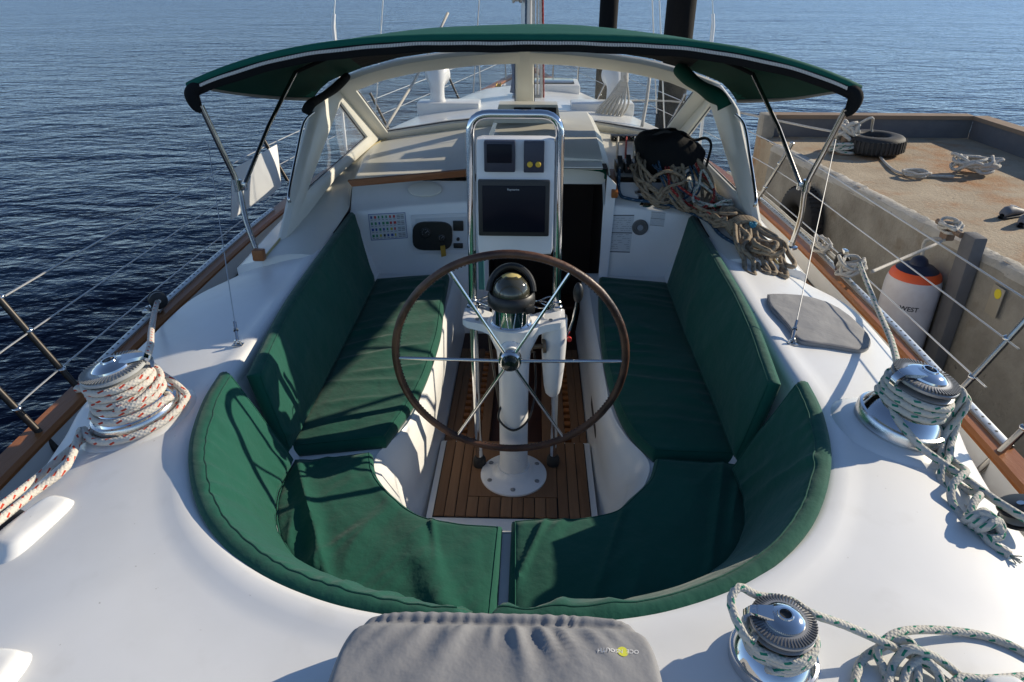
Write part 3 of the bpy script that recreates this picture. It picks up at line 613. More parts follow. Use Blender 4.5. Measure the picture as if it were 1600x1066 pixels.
for s in (-1, 1):
    X_ = lambda P: [V((-s * p.x, p.y, p.z)) for p in P]
    nf = V((-s * nFa.x, nFa.y, nFa.z)); ns_ = V((-s * nSi.x, nSi.y, nSi.z))
    m, H = ring([X_(ftop), X_([ftop[-1], fb[0]]), X_(fb), X_([fb[-1], ftop[0]])], [X_(htop), X_([htop[-1], hb[0]]), X_(hb), X_([hb[-1], htop[0]])], 0.035, nf); fo = m.build('front_frame', cream, ws, ang=45)
    m = MB(); m.add(H, [list(range(len(H)))]); m.build('pane', glass, ws)
    m = MB(); m.tube(H, 0.006, 6, closed=True); m.build('pane_gasket', navy, fo)
    so = [[sp_(517, 130), sp_(592, 218)], [sp_(592, 218), sp_(520, 282), sp_(432, 399)], [sp_(432, 399), sp_(462, 265), sp_(489, 163), sp_(517, 130)]]
    sh = [[sp_(529, 161), sp_(570, 215)], [sp_(570, 215), sp_(477, 297)], [sp_(477, 297), sp_(529, 161)]]
    m, H = ring([X_(q) for q in so], [X_(q) for q in sh], 0.035, ns_); fo = m.build('side_frame', cream, ws, ang=45)
    m = MB(); m.add(H, [list(range(len(H)))]); m.build('pane', glass, ws)
    m = MB(); m.tube(H, 0.006, 6, closed=True); m.build('pane_gasket', navy, fo)
    q = X_([sp_(447, 318), sp_(449, 300), sp_(462, 235), sp_(472, 192), sp_(484, 178)]); q = [a + ns_ * 0.03 + V((-s * 0, -0.045, 0)) * (0 if i in (0, 4) else 1) for i, a in enumerate(q)]
    m = MB(); m.tube(q, 0.011, 10, sub=4); m.build('grab_rail', steel, ws)
    if s > 0: continue
    m = MB(); m.box(V((s * 1.57, 0.93, 0.90)), (0.07, 0.05, 0.07), bev=0.01); m.build('foot_block', teak_v, ws)
m = MB(); m.box((0, (ftop[-1].y + fb[0].y) / 2 - 0.03, (ftop[-1].z + fb[0].z) / 2 - 0.0), (0.085, 0.035, (ftop[-1] - fb[0]).length * .96), Matrix.Rotation(math.atan2(fb[0].y - ftop[-1].y, ftop[-1].z - fb[0].z), 3, 'X'), 0.008); m.build('mullion', cream, ws)

# ================================================================== canopy
cn = thing('canopy', 'green canvas bimini canopy with black edging and white zip stretched over steel bows', 'canopy', (0, 1.2, 1.9))
AYc = 1.0
def aft_edge(u): x = 1.845 * u; return V((x, AYc + 0.05 * abs(u) ** 3, 2.118 - 0.255 * abs(u) ** 3.0))
ftl = [sp_(489, 158), sp_(500, 142), sp_(517, 127)] + [fp(570, 106), fp(625, 91), fp(700, 80), fp(775, 74), V((0, fp(816, 72).y, fp(816, 72).z))]
ftl = [p + V((0, -0.02, 0.02)) for p in ftl]; FT = resample(ftl, 31); FT = FT + mir(FT[:-1])[::-1]
def canopy_pt(u, v, off=0.0):
    i = (u + 1) * 30; k = min(59, int(i)); F = FT[k].lerp(FT[k + 1], i - k); A = aft_edge(u)
    p = A.lerp(F, v); b = 0.09 * math.sin(math.pi * min(1, v * 1.0)) * max(0, 1 - abs(u) ** 2.2) - 0.02 * math.sin(math.pi * v) * abs(u) ** 4
    nz_ = noise.noise(V((u * 3.1, v * 2.2, 4.0))) * 0.008 * math.sin(math.pi * v)
    return p + V((0, 0, b + nz_ - off))
us = [-1 + 2 * i / 72 for i in range(73)]; vs_ = [i / 20 for i in range(21)]
m = MB(); m.loft([[canopy_pt(u, v) for u in us] for v in vs_]); m.build('canopy_top', canopy_m, cn, ang=180)
for s in (-1, 1): m = MB(); m.loft([[canopy_pt(u, v, 0.012) for u in us if s * u >= 0.62] for v in vs_]); m.build('side_painted_shade', mat('canopy_painted_shade', (0.002, 0.040, 0.027), 0.85, bump=[(600, 0.25, U)], spec=0.2), cn, ang=180)  # darker copy of the canopy green: underside shade put into the colour
m = MB(); m.loft([[canopy_pt(u, v, 0.013) for u in us if abs(u) <= 0.64] for v in vs_]); m.build('centre_painted_shade', blackcl, cn, ang=180)  # black sheet standing in for the shade under the middle of the canopy
m = MB(); m.tube([aft_edge(u) + V((0, 0.012, -0.018)) for u in us], 0.024, 12); m.build('aft_hem', canopy_m, cn)
for s in (-1, 1): m = MB(); m.tube([canopy_pt(s, v, 0.004) for v in vs_], 0.012, 8); m.build('side_hem', mat('hem_grey', (0.22, 0.21, 0.19), 0.8), cn)
def wob(u): return 0.0016 * math.sin(u * 17) + 0.001 * math.sin(u * 41 + 1)
m = MB(); rows = [[], [], []]
for u in us:
    a = aft_edge(u); rows[0].append(a + V((0, -0.014, -0.026))); rows[1].append(a + V((0, -0.016, -0.050 + wob(u)))); rows[2].append(a + V((0, 0.004, -0.086 + 1.5 * wob(u))))
m.loft(rows); ft = m.build('zip_tape', blackcl, cn)
m = MB()
for i in range(420):
    u = -0.955 + 1.91 * i / 419; a = aft_edge(u) + V((0, -0.019, -0.040 + wob(u))); m.box(a, (0.005, 0.006, 0.017 if i % 2 else 0.014))
m.build('zip_teeth', mat('zip_white', (0.72, 0.70, 0.66), 0.5), ft)
for s in (-1, 1):
    a = aft_edge(s); m = MB()
    m.tube([a + V((-s * 0.085, 0.0, -0.02)), a + V((-s * 0.04, -0.002, -0.025)), a + V((-s * 0.012, 0, -0.06)), a + V((-s * 0.02, 0.01, -0.12)), a + V((-s * 0.045, 0.012, -0.15))], lambda t: 0.020 + 0.020 * math.sin(math.pi * min(1, t * 1.05)) , 12, sub=5, up=(0, 1, 0)); m.build('tip_pocket', blackcl, cn)
    base = AZ(405, 402, 0.862) if s < 0 else AZ(1236, 385, 0.862); mid = AX(372, 290, -1.70) if s < 0 else AX(1260, 290, 1.74); tip = a + V((-s * 0.045, 0.012, -0.12))
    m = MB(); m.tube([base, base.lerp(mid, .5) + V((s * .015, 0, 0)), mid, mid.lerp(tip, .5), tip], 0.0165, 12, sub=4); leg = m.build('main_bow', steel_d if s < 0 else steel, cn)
    top = canopy_pt(s * 0.80, 0.50, 0.03)
    m = MB(); m.tube([mid + V((-s * 0.02, 0.02, -0.02)), mid.lerp(top, .5), top], 0.0135, 12); m.build('forward_bow', steel_d, cn)
    m = MB(); m.tube([mid + V((0, 0.0, -0.035)), mid + V((0, 0, 0.035))], 0.024, 12); m.box(mid + V((-s * 0.02, 0.02, -0.01)), (0.05, 0.03, 0.045), bev=0.006); m.build('hinge', steel, leg)
    m = MB(); m.lathe([(0.04, -0.012), (0.04, 0.0), (0.022, 0.008), (0.02, 0.03), (0, 0.03)], 20, Matrix.Translation(base)); m.build('deck_socket', steel, leg)
    # bows sewn under the canvas
    m = MB(); m.tube([canopy_pt(u, 0.50, 0.032) for u in us if abs(u) < 0.81], 0.0125, 8); 
    if s < 0: m.build('middle_bow', blackcl, cn)
# the side curtains rolled up under the front corners of the canopy
for s, lab in ((-1, 'short roll of black canvas tied under the canopy corner above the teak fiddle rail'), (1, 'thick roll of dark green canvas tied under the canopy corner above the black bag')):
    a = canopy_pt(s * (0.60 if s > 0 else 0.70), 0.95, 0.05); b = V((s * 1.36, 2.05, 1.64)) if s > 0 else V((s * 1.39, 1.75, 1.64))
    m = MB(); m.tube([a, a.lerp(b, .35) + V((0, 0, -0.015)), a.lerp(b, .7) + V((0, -0.02, -0.01)), b, b + V((s * .03, -0.03, -0.05))], lambda t: (0.05 + 0.006 * math.sin(t * 13)) if s > 0 else 0.030 + 0.004 * math.sin(t * 9), 14, sub=6)
    o = m.build('rolled_curtain', green_d if s > 0 else blackcl, loc=tuple(b)); tag(o, lab, 'curtain')

# ================================================================== cushions
def edge_samples(L, r, n):
    e = [0, r * .08, r * .25, r * .5, r * .8, r * 1.15]; k = max(4, n); mid = [r * 1.15 + (L - 2.3 * r) * i / k for i in range(1, k)]
    return [q / L for q in e + mid + [L - q for q in e[::-1]]]
def cushion(name, lab, A, B, th, hint, group, wr=None, sub=5, matl=None, n=46, nt=22, amp=0.004, rr=None, loc=None):
    A = catmull(A, sub); B = catmull(B, sub); LA = (plen(A) + plen(B)) / 2; A = resample(A, 161); B = resample(B, 161); LB = sum((a - b).length for a, b in zip(A, B)) / 161
    r = rr or th * 0.75; S = edge_samples(LA, r, n); T = edge_samples(LB, r, nt)
    def P(s, t): i = s * 160; k = min(159, int(i)); return A[k].lerp(A[k + 1], i - k).lerp(B[k].lerp(B[k + 1], i - k), t)
    hint = V(hint); top = []; bot = []
    for s in S:
        rt = []; rb = []
        for t in T:
            p = P(s, t); e = 0.004; ds = P(min(1, s + e), t) - P(max(0, s - e), t); dt = P(s, min(1, t + e)) - P(s, max(0, t - e)); nn = ds.cross(dt).normalized()
            h_ = hint if hint.z > 0.5 else (V((0, -0.2, 0.9)) - p)
            if hint.z <= 0.5: h_.z = 0.6
            if nn.dot(h_) < 0: nn = -nn
            dd = min(min(s, 1 - s) * LA, min(t, 1 - t) * LB); x = min(1, dd / r); h = th * (0.34 + 0.66 * math.sqrt(max(0, 1 - (1 - x) ** 2)))
            k = min(1, dd / 0.10)
            f = amp * (noise.noise(p * 4.5) * 1.0 + noise.noise(p * 11) * 0.45) * k + 0.012 * k * (min(1, dd / 0.25))
            if wr: f += wr(p, s, t) * min(1, dd / 0.04)
            rt.append(p + nn * (h + f)); rb.append(p.copy())
        top.append(rt); bot.append(rb)
    m = MB(); m.loft(top); m.loft(bot, flip=True)
    per = [(i, 0) for i in range(len(S))] + [(len(S) - 1, j) for j in range(1, len(T))] + [(i, len(T) - 1) for i in range(len(S) - 2, -1, -1)] + [(0, j) for j in range(len(T) - 2, 0, -1)]
    m.loft([[top[i][j] for i, j in per], [bot[i][j] for i, j in per]], closed=True)
    ctr = P(0.5, 0.5); root = thing(name, lab, 'cushion', tuple(ctr), group)
    cov = m.build('cover', matl or green, root, ang=60, fixn=False)
    bm = bmesh.new(); bm.from_mesh(cov.data); bmesh.ops.remove_doubles(bm, verts=bm.verts, dist=1e-5); bmesh.ops.recalc_face_normals(bm, faces=bm.faces); bm.to_mesh(cov.data); bm.free()
    # piping along the sewn top edge
    i0 = 3; ring_ = []
    for i, j in per:
        ii = min(max(i, i0), len(S) - 1 - i0); jj = min(max(j, i0), len(T) - 1 - i0); ring_.append(top[ii][jj] + (top[ii][jj] - bot[ii][jj]).normalized() * 0.0005)
    keep = [ring_[0]]
    for q in ring_[1:]:
        if (q - keep[-1]).length > 0.012: keep.append(q)
    m = MB(); m.tube(keep[:-1], 0.0032, 6, closed=True); m.build('piping', matl or green, root)
    return root
def ridged(q, seed): return max(0, 1 - abs(noise.noise(q + V((seed, 0, 0)))) * 5) ** 2
def fold(dirx, diry, sc, amp, seed, stretch=5.0):
    c, s_ = math.cos(math.atan2(diry, dirx)), math.sin(math.atan2(diry, dirx))
    def f(p, s, t):
        a = p.x * c + p.y * s_; b = -p.x * s_ + p.y * c; return amp * ridged(V((a * sc / stretch, b * sc, p.z * sc * .3)), seed) * (0.4 + 0.6 * (noise.noise(p * 1.7 + V((seed, 3, 1))) * .5 + .5))
    return f
def creases(dirx, diry, sc, amp, seed, stretch=6.0):
    c, s_ = math.cos(math.atan2(diry, dirx)), math.sin(math.atan2(diry, dirx))
    def f(p, s, t):
        a = p.x * c + p.y * s_; b = -p.x * s_ + p.y * c + p.z * 0.6; q = V((a * sc / stretch, b * sc, seed * 1.7)); v = noise.noise(q); msk = max(0, noise.noise(p * 2.3 + V((seed, 0, 2))) * 1.3 + 0.45)
        return amp * msk * (max(0, 1 - abs(v) * 3.2) ** 1.5 - 0.25)
    return f
def both(*fs): return lambda p, s, t: sum(f(p, s, t) for f in fs)
z0 = 0.404
sL = [(-0.525, 1.74, z0), (-0.505, 1.25, z0), (-0.475, 0.78, z0), (-0.49, 0.30, z0), (-0.525, 0.02, z0), (-0.565, -0.16, z0), (-0.60, -0.30, z0)]; sLo = [(-1.05, 1.62, z0), (-1.05, 1.2, z0), (-1.05, 0.7, z0), (-1.05, 0.2, z0), (-1.05, -0.1, z0), (-1.045, -0.385, z0)]
cushion('seat_cushion', 'green seat cushion striped by shadows on the bench below the engine panel', sL, sLo, 0.058, (0, 0, 1), 'green bench seat cushions', both(fold(1, 0.3, 3.6, 0.013, 3), creases(1, 0.4, 7, 0.017, 91, 6)), n=110, nt=40)
sR = [(0.575, 1.72, z0), (0.53, 1.2, z0), (0.505, 0.6, z0), (0.515, 0.15, z0), (0.56, -0.16, z0), (0.655, -0.37, z0)]; sRo = [(1.06, 1.62, z0), (1.06, 1.2, z0), (1.06, 0.7, z0), (1.06, 0.2, z0), (1.06, -0.1, z0), (1.085, -0.375, z0)]
cushion('seat_cushion', 'shaded green seat cushion on the bench below the round vent', sR, sRo, 0.058, (0, 0, 1), 'green bench seat cushions', both(fold(1, -0.2, 3.6, 0.013, 9), creases(1, -0.3, 7, 0.017, 93, 6)), n=110, nt=40)
aLi = [(-0.640, -0.40, z0), (-0.595, -0.54, z0), (-0.50, -0.67, z0), (-0.35, -0.80, z0), (-0.2, -0.835, z0), (-0.022, -0.845, z0)]
aLo = [(-0.985, -0.46, z0), (-0.99, -0.72, z0), (-0.89, -0.98, z0), (-0.66, -1.20, z0), (-0.34, -1.31, z0), (-0.022, -1.33, z0)]
cushion('seat_cushion', 'creased green corner seat cushion ahead of the sunlit curved backrest', aLi, aLo, 0.058, (0, 0, 1), 'green corner seat cushions', both(fold(0.35, -1, 3.4, 0.034, 21, 5), fold(0.8, 0.75, 4.2, 0.020, 27, 4), creases(0.6, 1, 8, 0.022, 71, 6), creases(0.2, -1, 7, 0.022, 75, 6)), n=90, nt=50)
aRi = [(0.655, -0.40, z0), (0.605, -0.54, z0), (0.51, -0.66, z0), (0.43, -0.745, z0), (0.25, -0.795, z0), (0.014, -0.815, z0)]
aRo = [(1.03, -0.42, z0), (1.0, -0.72, z0), (0.89, -0.98, z0), (0.66, -1.20, z0), (0.34, -1.31, z0), (0.014, -1.33, z0)]
cushion('seat_cushion', 'green corner seat cushion below the shaded curved backrest', aRi, aRo, 0.058, (0, 0, 1), 'green corner seat cushions', both(fold(0.35, 1, 3.4, 0.024, 33, 5), creases(0.5, 1, 7, 0.020, 81, 6)), n=90, nt=50)
for s, lab in ((-1, 'long green backrest cushion with patches of sun beside the engine panel bench'), (1, 'long shaded green backrest cushion beneath the pile of ropes')):
    A = [(s * 1.055, 1.47, 0.462), (s * 1.045, 0.8, 0.462), (s * 1.045, 0.2, 0.462), (s * 1.05, -0.452, 0.462)]; B = [(s * 1.235, 1.80, 0.885), (s * 1.225, 0.9, 0.885), (s * 1.20, 0.2, 0.89), (s * 1.135, -0.44, 0.88)]
    cushion('backrest_cushion', lab, A, B, 0.05, (0, 0, 0), 'straight backrest cushions', both(fold(0.1, 1, 3.2, 0.010, 40 + s, 4), creases(0.25, 1, 6, 0.016, 97 + s, 6)), amp=0.007, n=110, nt=34)
for s, lab in ((-1, 'curved green backrest cushion in full sun round the corner of the cockpit'), (1, 'curved green backrest cushion in shade, its rim catching the sun')):
    sgn = s; xe = 0.09 if s < 0 else -0.02
    A = [(s * 1.01, -0.485, 0.45), (s * 1.01, -0.72, 0.45), (s * 0.92, -0.98, 0.45), (s * 0.69, -1.20, 0.45), (s * 0.36, -1.32, 0.45), (s * 0.20, -1.345, 0.46), (s * xe, -1.36, 0.46)]
    B = [(s * 1.215, -0.50, 0.93), (s * 1.20, -0.72, 0.92), (s * 1.125, -1.005, 0.905), (s * 0.963, -1.288, 0.885), (s * 0.74, -1.49, 0.87), (s * 0.492, -1.609, 0.862), (s * 0.253, -1.660, 0.86), (s * xe, -1.672, 0.86)]
    cushion('backrest_cushion', lab, A, B, 0.055, (0, 0, 0), 'curved backrest cushions', both(creases(1, 0.5 * s, 9, 0.030, 50 + s, 7), creases(1, 1.0 * s, 13, 0.018, 57 + s, 6), lambda p, s_, t: 0.007 * math.sin(s_ * 150 + 5 * noise.noise(p * 6)) * max(0, (t - 0.78) / 0.22) * (0.5 + noise.noise(p * 3))), n=170, nt=44, amp=0.006)

# grey padded cover on the aft deck, foreground
def soft_cover(name, lab, outline, zf, H, mtl, cat, gather=None, rings=None):
    c = sum(outline, V((0, 0, 0))) / len(outline); m = MB(); rows = []
    for (k, h) in rings or ((1.0, 0.0), (1.012, 0.2), (1.014, 0.5), (1.008, 0.75), (0.995, 0.9), (0.975, 0.97), (0.96, 0.99), (0.945, 1.0), (0.93, 1.005), (0.915, 1.01), (0.90, 1.012), (0.885, 1.016), (0.865, 1.02), (0.845, 1.024), (0.82, 1.028), (0.795, 1.03), (0.765, 1.034), (0.735, 1.036), (0.7, 1.04), (0.66, 1.043), (0.62, 1.046), (0.57, 1.05), (0.52, 1.052), (0.46, 1.055), (0.32, 1.06), (0.16, 1.06), (0.01, 1.06)):
        r = []
        for p in outline:
            q = c + (p - c) * k; q.z = zf(q.x, q.y) + H * h
            q.z += 0.004 * noise.noise(V((q.x * 7, q.y * 7, 2))) + (gather(q, k) if gather else 0); r.append(q)
        rows.append(r)
    m.loft(rows, closed=True); return m, rows
ol = []
for k in range(400):
    a = 2 * math.pi * k / 400; c_, s_ = math.cos(a), math.sin(a); ol.append(V((0.012 + math.copysign(abs(c_) ** .28, c_) * (0.385 + 0.012 * s_ * -1), -2.10 + math.copysign(abs(s_) ** .28, s_) * 0.385, 0)))
ol = resample(ol + [ol[0]], 421)[:-1]
def gather(q, k):
    f = max(0, (q.y + 2.12) / 0.4); f = min(1, f); x = q.x - 0.0
    dist = -1.715 - q.y; g = 0.0
    if 0.0 < dist < 0.34:
        for (xi, sl_, am, wd, ln) in ((-0.20, -0.75, .014, .016, .16), (-0.13, -0.65, .018, .017, .22), (-0.085, -0.35, .016, .014, .15), (-0.04, -0.55, .024, .020, .30), (0.005, -0.1, .016, .013, .14), (0.04, 0.25, .022, .017, .26), (0.085, 0.5, .022, .017, .28), (0.13, 0.55, .018, .015, .22), (0.19, 0.7, .015, .015, .2), (0.25, 0.6, .010, .013, .13), (-0.27, -0.5, .010, .014, .12)):
            w_ = wd * (0.6 + dist * 5); dx_ = (x - (xi + sl_ * dist)) / w_; g += am * math.exp(-dx_ * dx_) * max(0, 1 - dist / ln) * min(1, max(0, dist - 0.035) / 0.04)
        g -= 0.012 * math.exp(-((dist - 0.04) / 0.012) ** 2)
    g += 0.0024 * (0.3 + max(0, noise.noise(V((x * 9, 3, 3))) + .3)) * (1 if 0.0 < dist < 0.04 else 0) * math.sin(x * 190 + 7 * noise.noise(V((x * 12, 1, 2))))
    g += 0.013 * noise.noise(V((x * 5 + q.y * 2, q.y * 3.2, 9))) * (1 - k)
    return g
cover = thing('padded_cover', 'large grey padded cover with gathered edge and small yellow dot logo on aft deck', 'cover', (0.01, -2.1, 0.86))
m, rows = soft_cover('c', '', ol, lambda x, y: 0.852, 0.135, greyc, 'cover', gather); cb = m.build('cover_cloth', greyc, cover, ang=180)
cbv = BVHTree.FromPolygons(m.v, m.f)
def on_cover(px, py): d = ray(px, py); h = cbv.ray_cast(CAM, d); return h[0] - d.normalized() * 0.0025 if h[0] else AZ(px, py, 1.0)
vs, fs = textmesh('OCE  NSOUTH', 0.0255); m = MB()
# the brand reads upside-down from the cockpit's stern side: map text space on to the cloth
o_ = on_cover(966, 1017); ex = (on_cover(934, 1016) - on_cover(998, 1018)).normalized(); ey = (on_cover(966, 1024) - on_cover(966, 1010)).normalized()
wid = max(p.x for p in vs) - min(p.x for p in vs); tw = (on_cover(934, 1016) - on_cover(998, 1018)).length; k = tw / wid
def drape(p):
    h = cbv.ray_cast(V((p.x, p.y, 2)), V((0, 0, -1))); return V((p.x, p.y, (h[0].z if h[0] else p.z) + 0.0018))
m.add([drape(o_ + ex * p.x * k + ey * p.y * k) for p in vs], fs); m.build('lettering', mat('print_white', (0.75, 0.75, 0.74), 0.6), cb)
m = MB(); dc = on_cover(973, 1018); pts = [drape(dc + V((0.013 * math.cos(a * math.pi / 12), 0.013 * math.sin(a * math.pi / 12), 0))) + V((0, 0, -0.0006)) for a in range(24)]; m.add(pts, [list(range(24))]); m.build('dot_logo', mat('print_lime', (0.62, 0.62, 0.05), 0.6), cb)
# grey oval cover lying on the starboard coaming
P_ = [(1199, 470), (1206, 466), (1250, 468), (1290, 478), (1325, 500), (1352, 528), (1357, 542), (1352, 550), (1335, 552), (1295, 545), (1262, 541), (1245, 535), (1228, 512), (1205, 487)]
ol2 = catmull([D(a, b, 0.0) for a, b in P_], 6, True); t = thing('padded_cover', 'flat grey oval fabric cover lying on the starboard coaming', 'cover', tuple(D(1285, 512)))
m, rows = soft_cover('c', '', ol2, lambda x, y: dz(x, y)[0], 0.028, greyc, 'cover', lambda q, k: 0.006 * noise.noise(V((q.x * 9, q.y * 9, 3))) * (1 - k * .6)); m.build('cover_cloth', greyc, t, ang=180)
m = MB(); m.tube(rows[3][::3], 0.004, 6, closed=True); m.build('piping', mat('piping_grey', (0.16, 0.16, 0.17), 0.7), t)
m = MB(); dc = D(1292, 478, 0.032); m.box(dc, (0.02, 0.012, 0.002)); m.build('dot_logo', MATS['print_lime'], t)

# ================================================================== steering pedestal
pd = thing('steering_pedestal', 'white steering pedestal with compass, steel guard rail and instrument panel', 'pedestal', (0, 0, 0.01))
m = MB(); m.lathe([(0.178, 0.010), (0.178, 0.020), (0.165, 0.028), (0.12, 0.034), (0.10, 0.045), (0.086, 0.075), (0.0, 0.075)], 48); fl = m.build('base_flange', white_p, pd)
for k in range(6):
    a = R(30 + 60 * k); m = MB(); m.lathe([(0.013, 0.026), (0.013, 0.033), (0.007, 0.037), (0, 0.037)], 12, Matrix.Translation((0.145 * math.cos(a), 0.145 * math.sin(a), 0))); m.build('bolt', grey_met, fl)
m = MB()
def ell(rx, ry, z, yo=0.0, n=40): return [V((rx * math.cos(2 * math.pi * k / n), yo + ry * math.sin(2 * math.pi * k / n), z)) for k in range(n)]
m.loft([ell(0.078, 0.078, 0.05), ell(0.074, 0.076, 0.12), ell(0.073, 0.076, 0.5), ell(0.076, 0.08, 0.70), ell(0.085, 0.085, 0.79), ell(0.115, 0.10, 0.86), ell(0.132, 0.11, 0.90), ell(0.135, 0.115, 0.935), ell(0.12, 0.10, 0.945), ell(0.01, 0.01, 0.945)], closed=True); m.build('column', white_p, pd)
for s in (-1, 1):
    m = MB(); m.loft([[V((s * x, y, z)) for x, y, z in r] for r in ([(0.08, -0.07, 0.885), (0.08, 0.09, 0.885), (0.08, 0.09, 0.93), (0.08, -0.07, 0.93)], [(0.15, -0.045, 0.905), (0.15, 0.11, 0.905), (0.15, 0.11, 0.945), (0.15, -0.045, 0.945)], [(0.22, -0.03, 0.915), (0.22, 0.14, 0.915), (0.22, 0.14, 0.95), (0.22, -0.03, 0.95)], [(0.245, 0.0, 0.918), (0.245, 0.12, 0.918), (0.245, 0.12, 0.947), (0.245, 0.0, 0.947)], [(0.246, 0.04, 0.93), (0.246, 0.08, 0.93), (0.246, 0.08, 0.934), (0.246, 0.04, 0.934)])], closed=True)
    m.build('guard_bracket', white_p, pd, ang=50)
for s in (-1, 1):
    m = MB(); m.lathe([(0.009, 0), (0.009, 0.008), (0, 0.009)], 10, Matrix.Translation((s * 0.175, -0.005, 0.947))); m.build('bolt', grey_met, pd)
# guard rail: one bent tube
def roundpath(P, r, n=6):
    out = [V(P[0])]
    for a, b, c in zip(P, P[1:], P[2:]):
        a, b, c = V(a), V(b), V(c); d0 = (a - b).normalized(); d1 = (c - b).normalized(); rr = min(r, (a - b).length * .45, (c - b).length * .45)
        for k in range(n + 1): t = k / n; p = (b + d0 * rr) * (1 - t) ** 2 + b * 2 * t * (1 - t) + (b + d1 * rr) * t * t; out.append(p)
    out.append(V(P[-1])); return out
m = MB(); m.tube(roundpath([(-0.19, 0.08, 0.04), (-0.205, 0.125, 0.93), (-0.2, 0.13, 1.4), (-0.195, 0.13, 1.868), (0.195, 0.13, 1.868), (0.2, 0.13, 1.4), (0.205, 0.125, 0.93), (0.215, 0.10, 0.04)], 0.085), 0.0195, 16); gr = m.build('guard_rail', chrome, pd)
for x, y in ((-0.19, 0.08), (0.215, 0.10)):
    m = MB(); m.lathe([(0.034, 0.008), (0.036, 0.02), (0.034, 0.055), (0.026, 0.068), (0.02, 0.07)], 20, Matrix.Translation((x, y, 0))); m.build('rubber_foot', rubber, gr)
for s in (-1, 1):
    m = MB(); m.lathe([(0.031, 0.945), (0.031, 0.965), (0.024, 0.972), (0.024, 0.99), (0.02, 0.995)], 20, Matrix.Translation((s * 0.204, 0.126, 0))); m.build('collar', steel, gr)
    m = MB(); m.tube([V((s * 0.15 + 0.05 * math.cos(a), 0.12 + 0.04 * math.sin(a), 0.99 + 0.012 * math.sin(a * 2))) for a in [2 * math.pi * k / 24 for k in range(24)]], 0.0035, 6, closed=True); m.tube([V((s * 0.13 + 0.04 * math.cos(a), 0.115 + 0.04 * math.sin(a), 0.975)) for a in [2 * math.pi * k / 24 for k in range(24)]], 0.003, 6, closed=True); m.build('drink_ring', steel, pd)
# compass
m = MB(); m.lathe([(0.098, 0.945), (0.092, 0.952), (0.09, 1.035), (0.094, 1.04)], 40, Matrix.Translation((-0.012, -0.01, 0))); cp = m.build('compass', chrome, pd)
m = MB(); m.lathe([(0.09, 1.03), (0.106, 1.035), (0.112, 1.05), (0.110, 1.085), (0.10, 1.098), (0.088, 1.096)], 40, Matrix.Translation((-0.012, -0.01, 0))); m.build('bezel', black, cp)
M = Matrix.Translation((-0.012, -0.005, 1.098)) @ Matrix.Rotation(R(-28), 4, 'X')
m = MB(); m.tube([M @ V((0.102 * math.cos(a), 0, 0.118 * math.sin(a))) for a in [math.pi * k / 24 for k in range(25)]], 0.016, 10, flat=1.5, up=(0, 1, 0)); m.build('hood', black, cp)
m = MB(); m.sphere((-0.012, -0.01, 1.095), 0.089, n=32); m.build('dome', dome_m, cp, ang=180)
m = MB(); m.lathe([(0.046, 0.0745), (0.03, 0.084), (0.0, 0.0895)], 28, Matrix.Translation((-0.012, -0.006, 1.0965)) @ Matrix.Rotation(R(-6), 4, 'X')); m.build('compass_card', card_m, cp, ang=180)
m = MB(); m.box((0.07, -0.085, 1.045), (0.05, 0.035, 0.035), Matrix.Rotation(R(35), 3, 'Z'), 0.006); m.build('lamp_housing', black, cp)
# wheel shaft
m = MB(); m.lathe([(0.05, 0), (0.05, 0.05), (0.034, 0.06), (0.034, 0.10), (0.0, 0.10)], 24, frame((-0.012, -0.06, 0.835), (0, -1, 0.05))); m.build('shaft_boss', white_p, pd)
m = MB(); m.lathe([(0.02, 0), (0.02, 0.02), (0.008, 0.026), (0, 0.026)], 6, frame((0, -0.083, 0.875), (0, -1, 0.2))); m.build('shaft_bolt', steel, pd)
m = MB(); m.lathe([(0.03, 0), (0.03, 0.02), (0.012, 0.02), (0.012, 0.07), (0.035, 0.07), (0.035, 0.085), (0, 0.085)], 18, frame((0.07, 0.0, 0.80), (1, 0.1, 0.05))); m.build('brake_knob', mat('brake_bronze', (0.20, 0.14, 0.09), 0.5, 0.5), pd)
# instrument panel in the guard rail
m = MB(); m.box((0.003, 0.145, 1.505), (0.355, 0.10, 0.53), Matrix.Rotation(R(-3), 3, 'X'), 0.03); pn = m.build('instrument_panel', white_d, pd)
def disp(x0, y0, x1, y1, yb, th, nm, mm, bev, par):
    a = AY(x0, y0, yb); b = AY(x1, y1, yb); m = MB(); m.box(((a.x + b.x) / 2, yb + th / 2, (a.z + b.z) / 2), (abs(b.x - a.x), th, abs(a.z - b.z)), Matrix.Rotation(R(-3), 3, 'X'), bev); return m.build(nm, mm, par)
d1 = disp(755.5, 221, 805, 270, 0.072, 0.04, 'wind_display', navy, 0.008, pn); disp(760, 226, 800, 255, 0.067, 0.01, 'screen', screen, 0.002, d1)
d2 = disp(818.5, 222, 850, 270.5, 0.072, 0.04, 'autopilot_keypad', navy, 0.005, pn)
for px in (828, 841):
    p = AY(px, 257, 0.07); m = MB(); m.lathe([(0.0125, 0), (0.0125, 0.006), (0.009, 0.009), (0, 0.009)], 16, frame(p, (0, -1, 0.05))); m.build('yellow_button', yellow, d2)
d3 = disp(746, 283, 857.5, 370, 0.066, 0.045, 'chartplotter', black, 0.008, pn); sc3 = disp(753, 291, 851, 363, 0.062, 0.008, 'screen', screen, 0.002, d3)
vs, fs = textmesh('Raymarine', 0.0125); m = MB(); p = AY(802, 296.5, 0.060); m.add([p + V((q.x, 0, q.y)) for q in vs], fs); m.build('lettering', paper, d3)
m = MB(); m.box(AY(845, 358, 0.060), (0.03, 0.002, 0.006)); m.build('maker_badge', ink_g, d3)
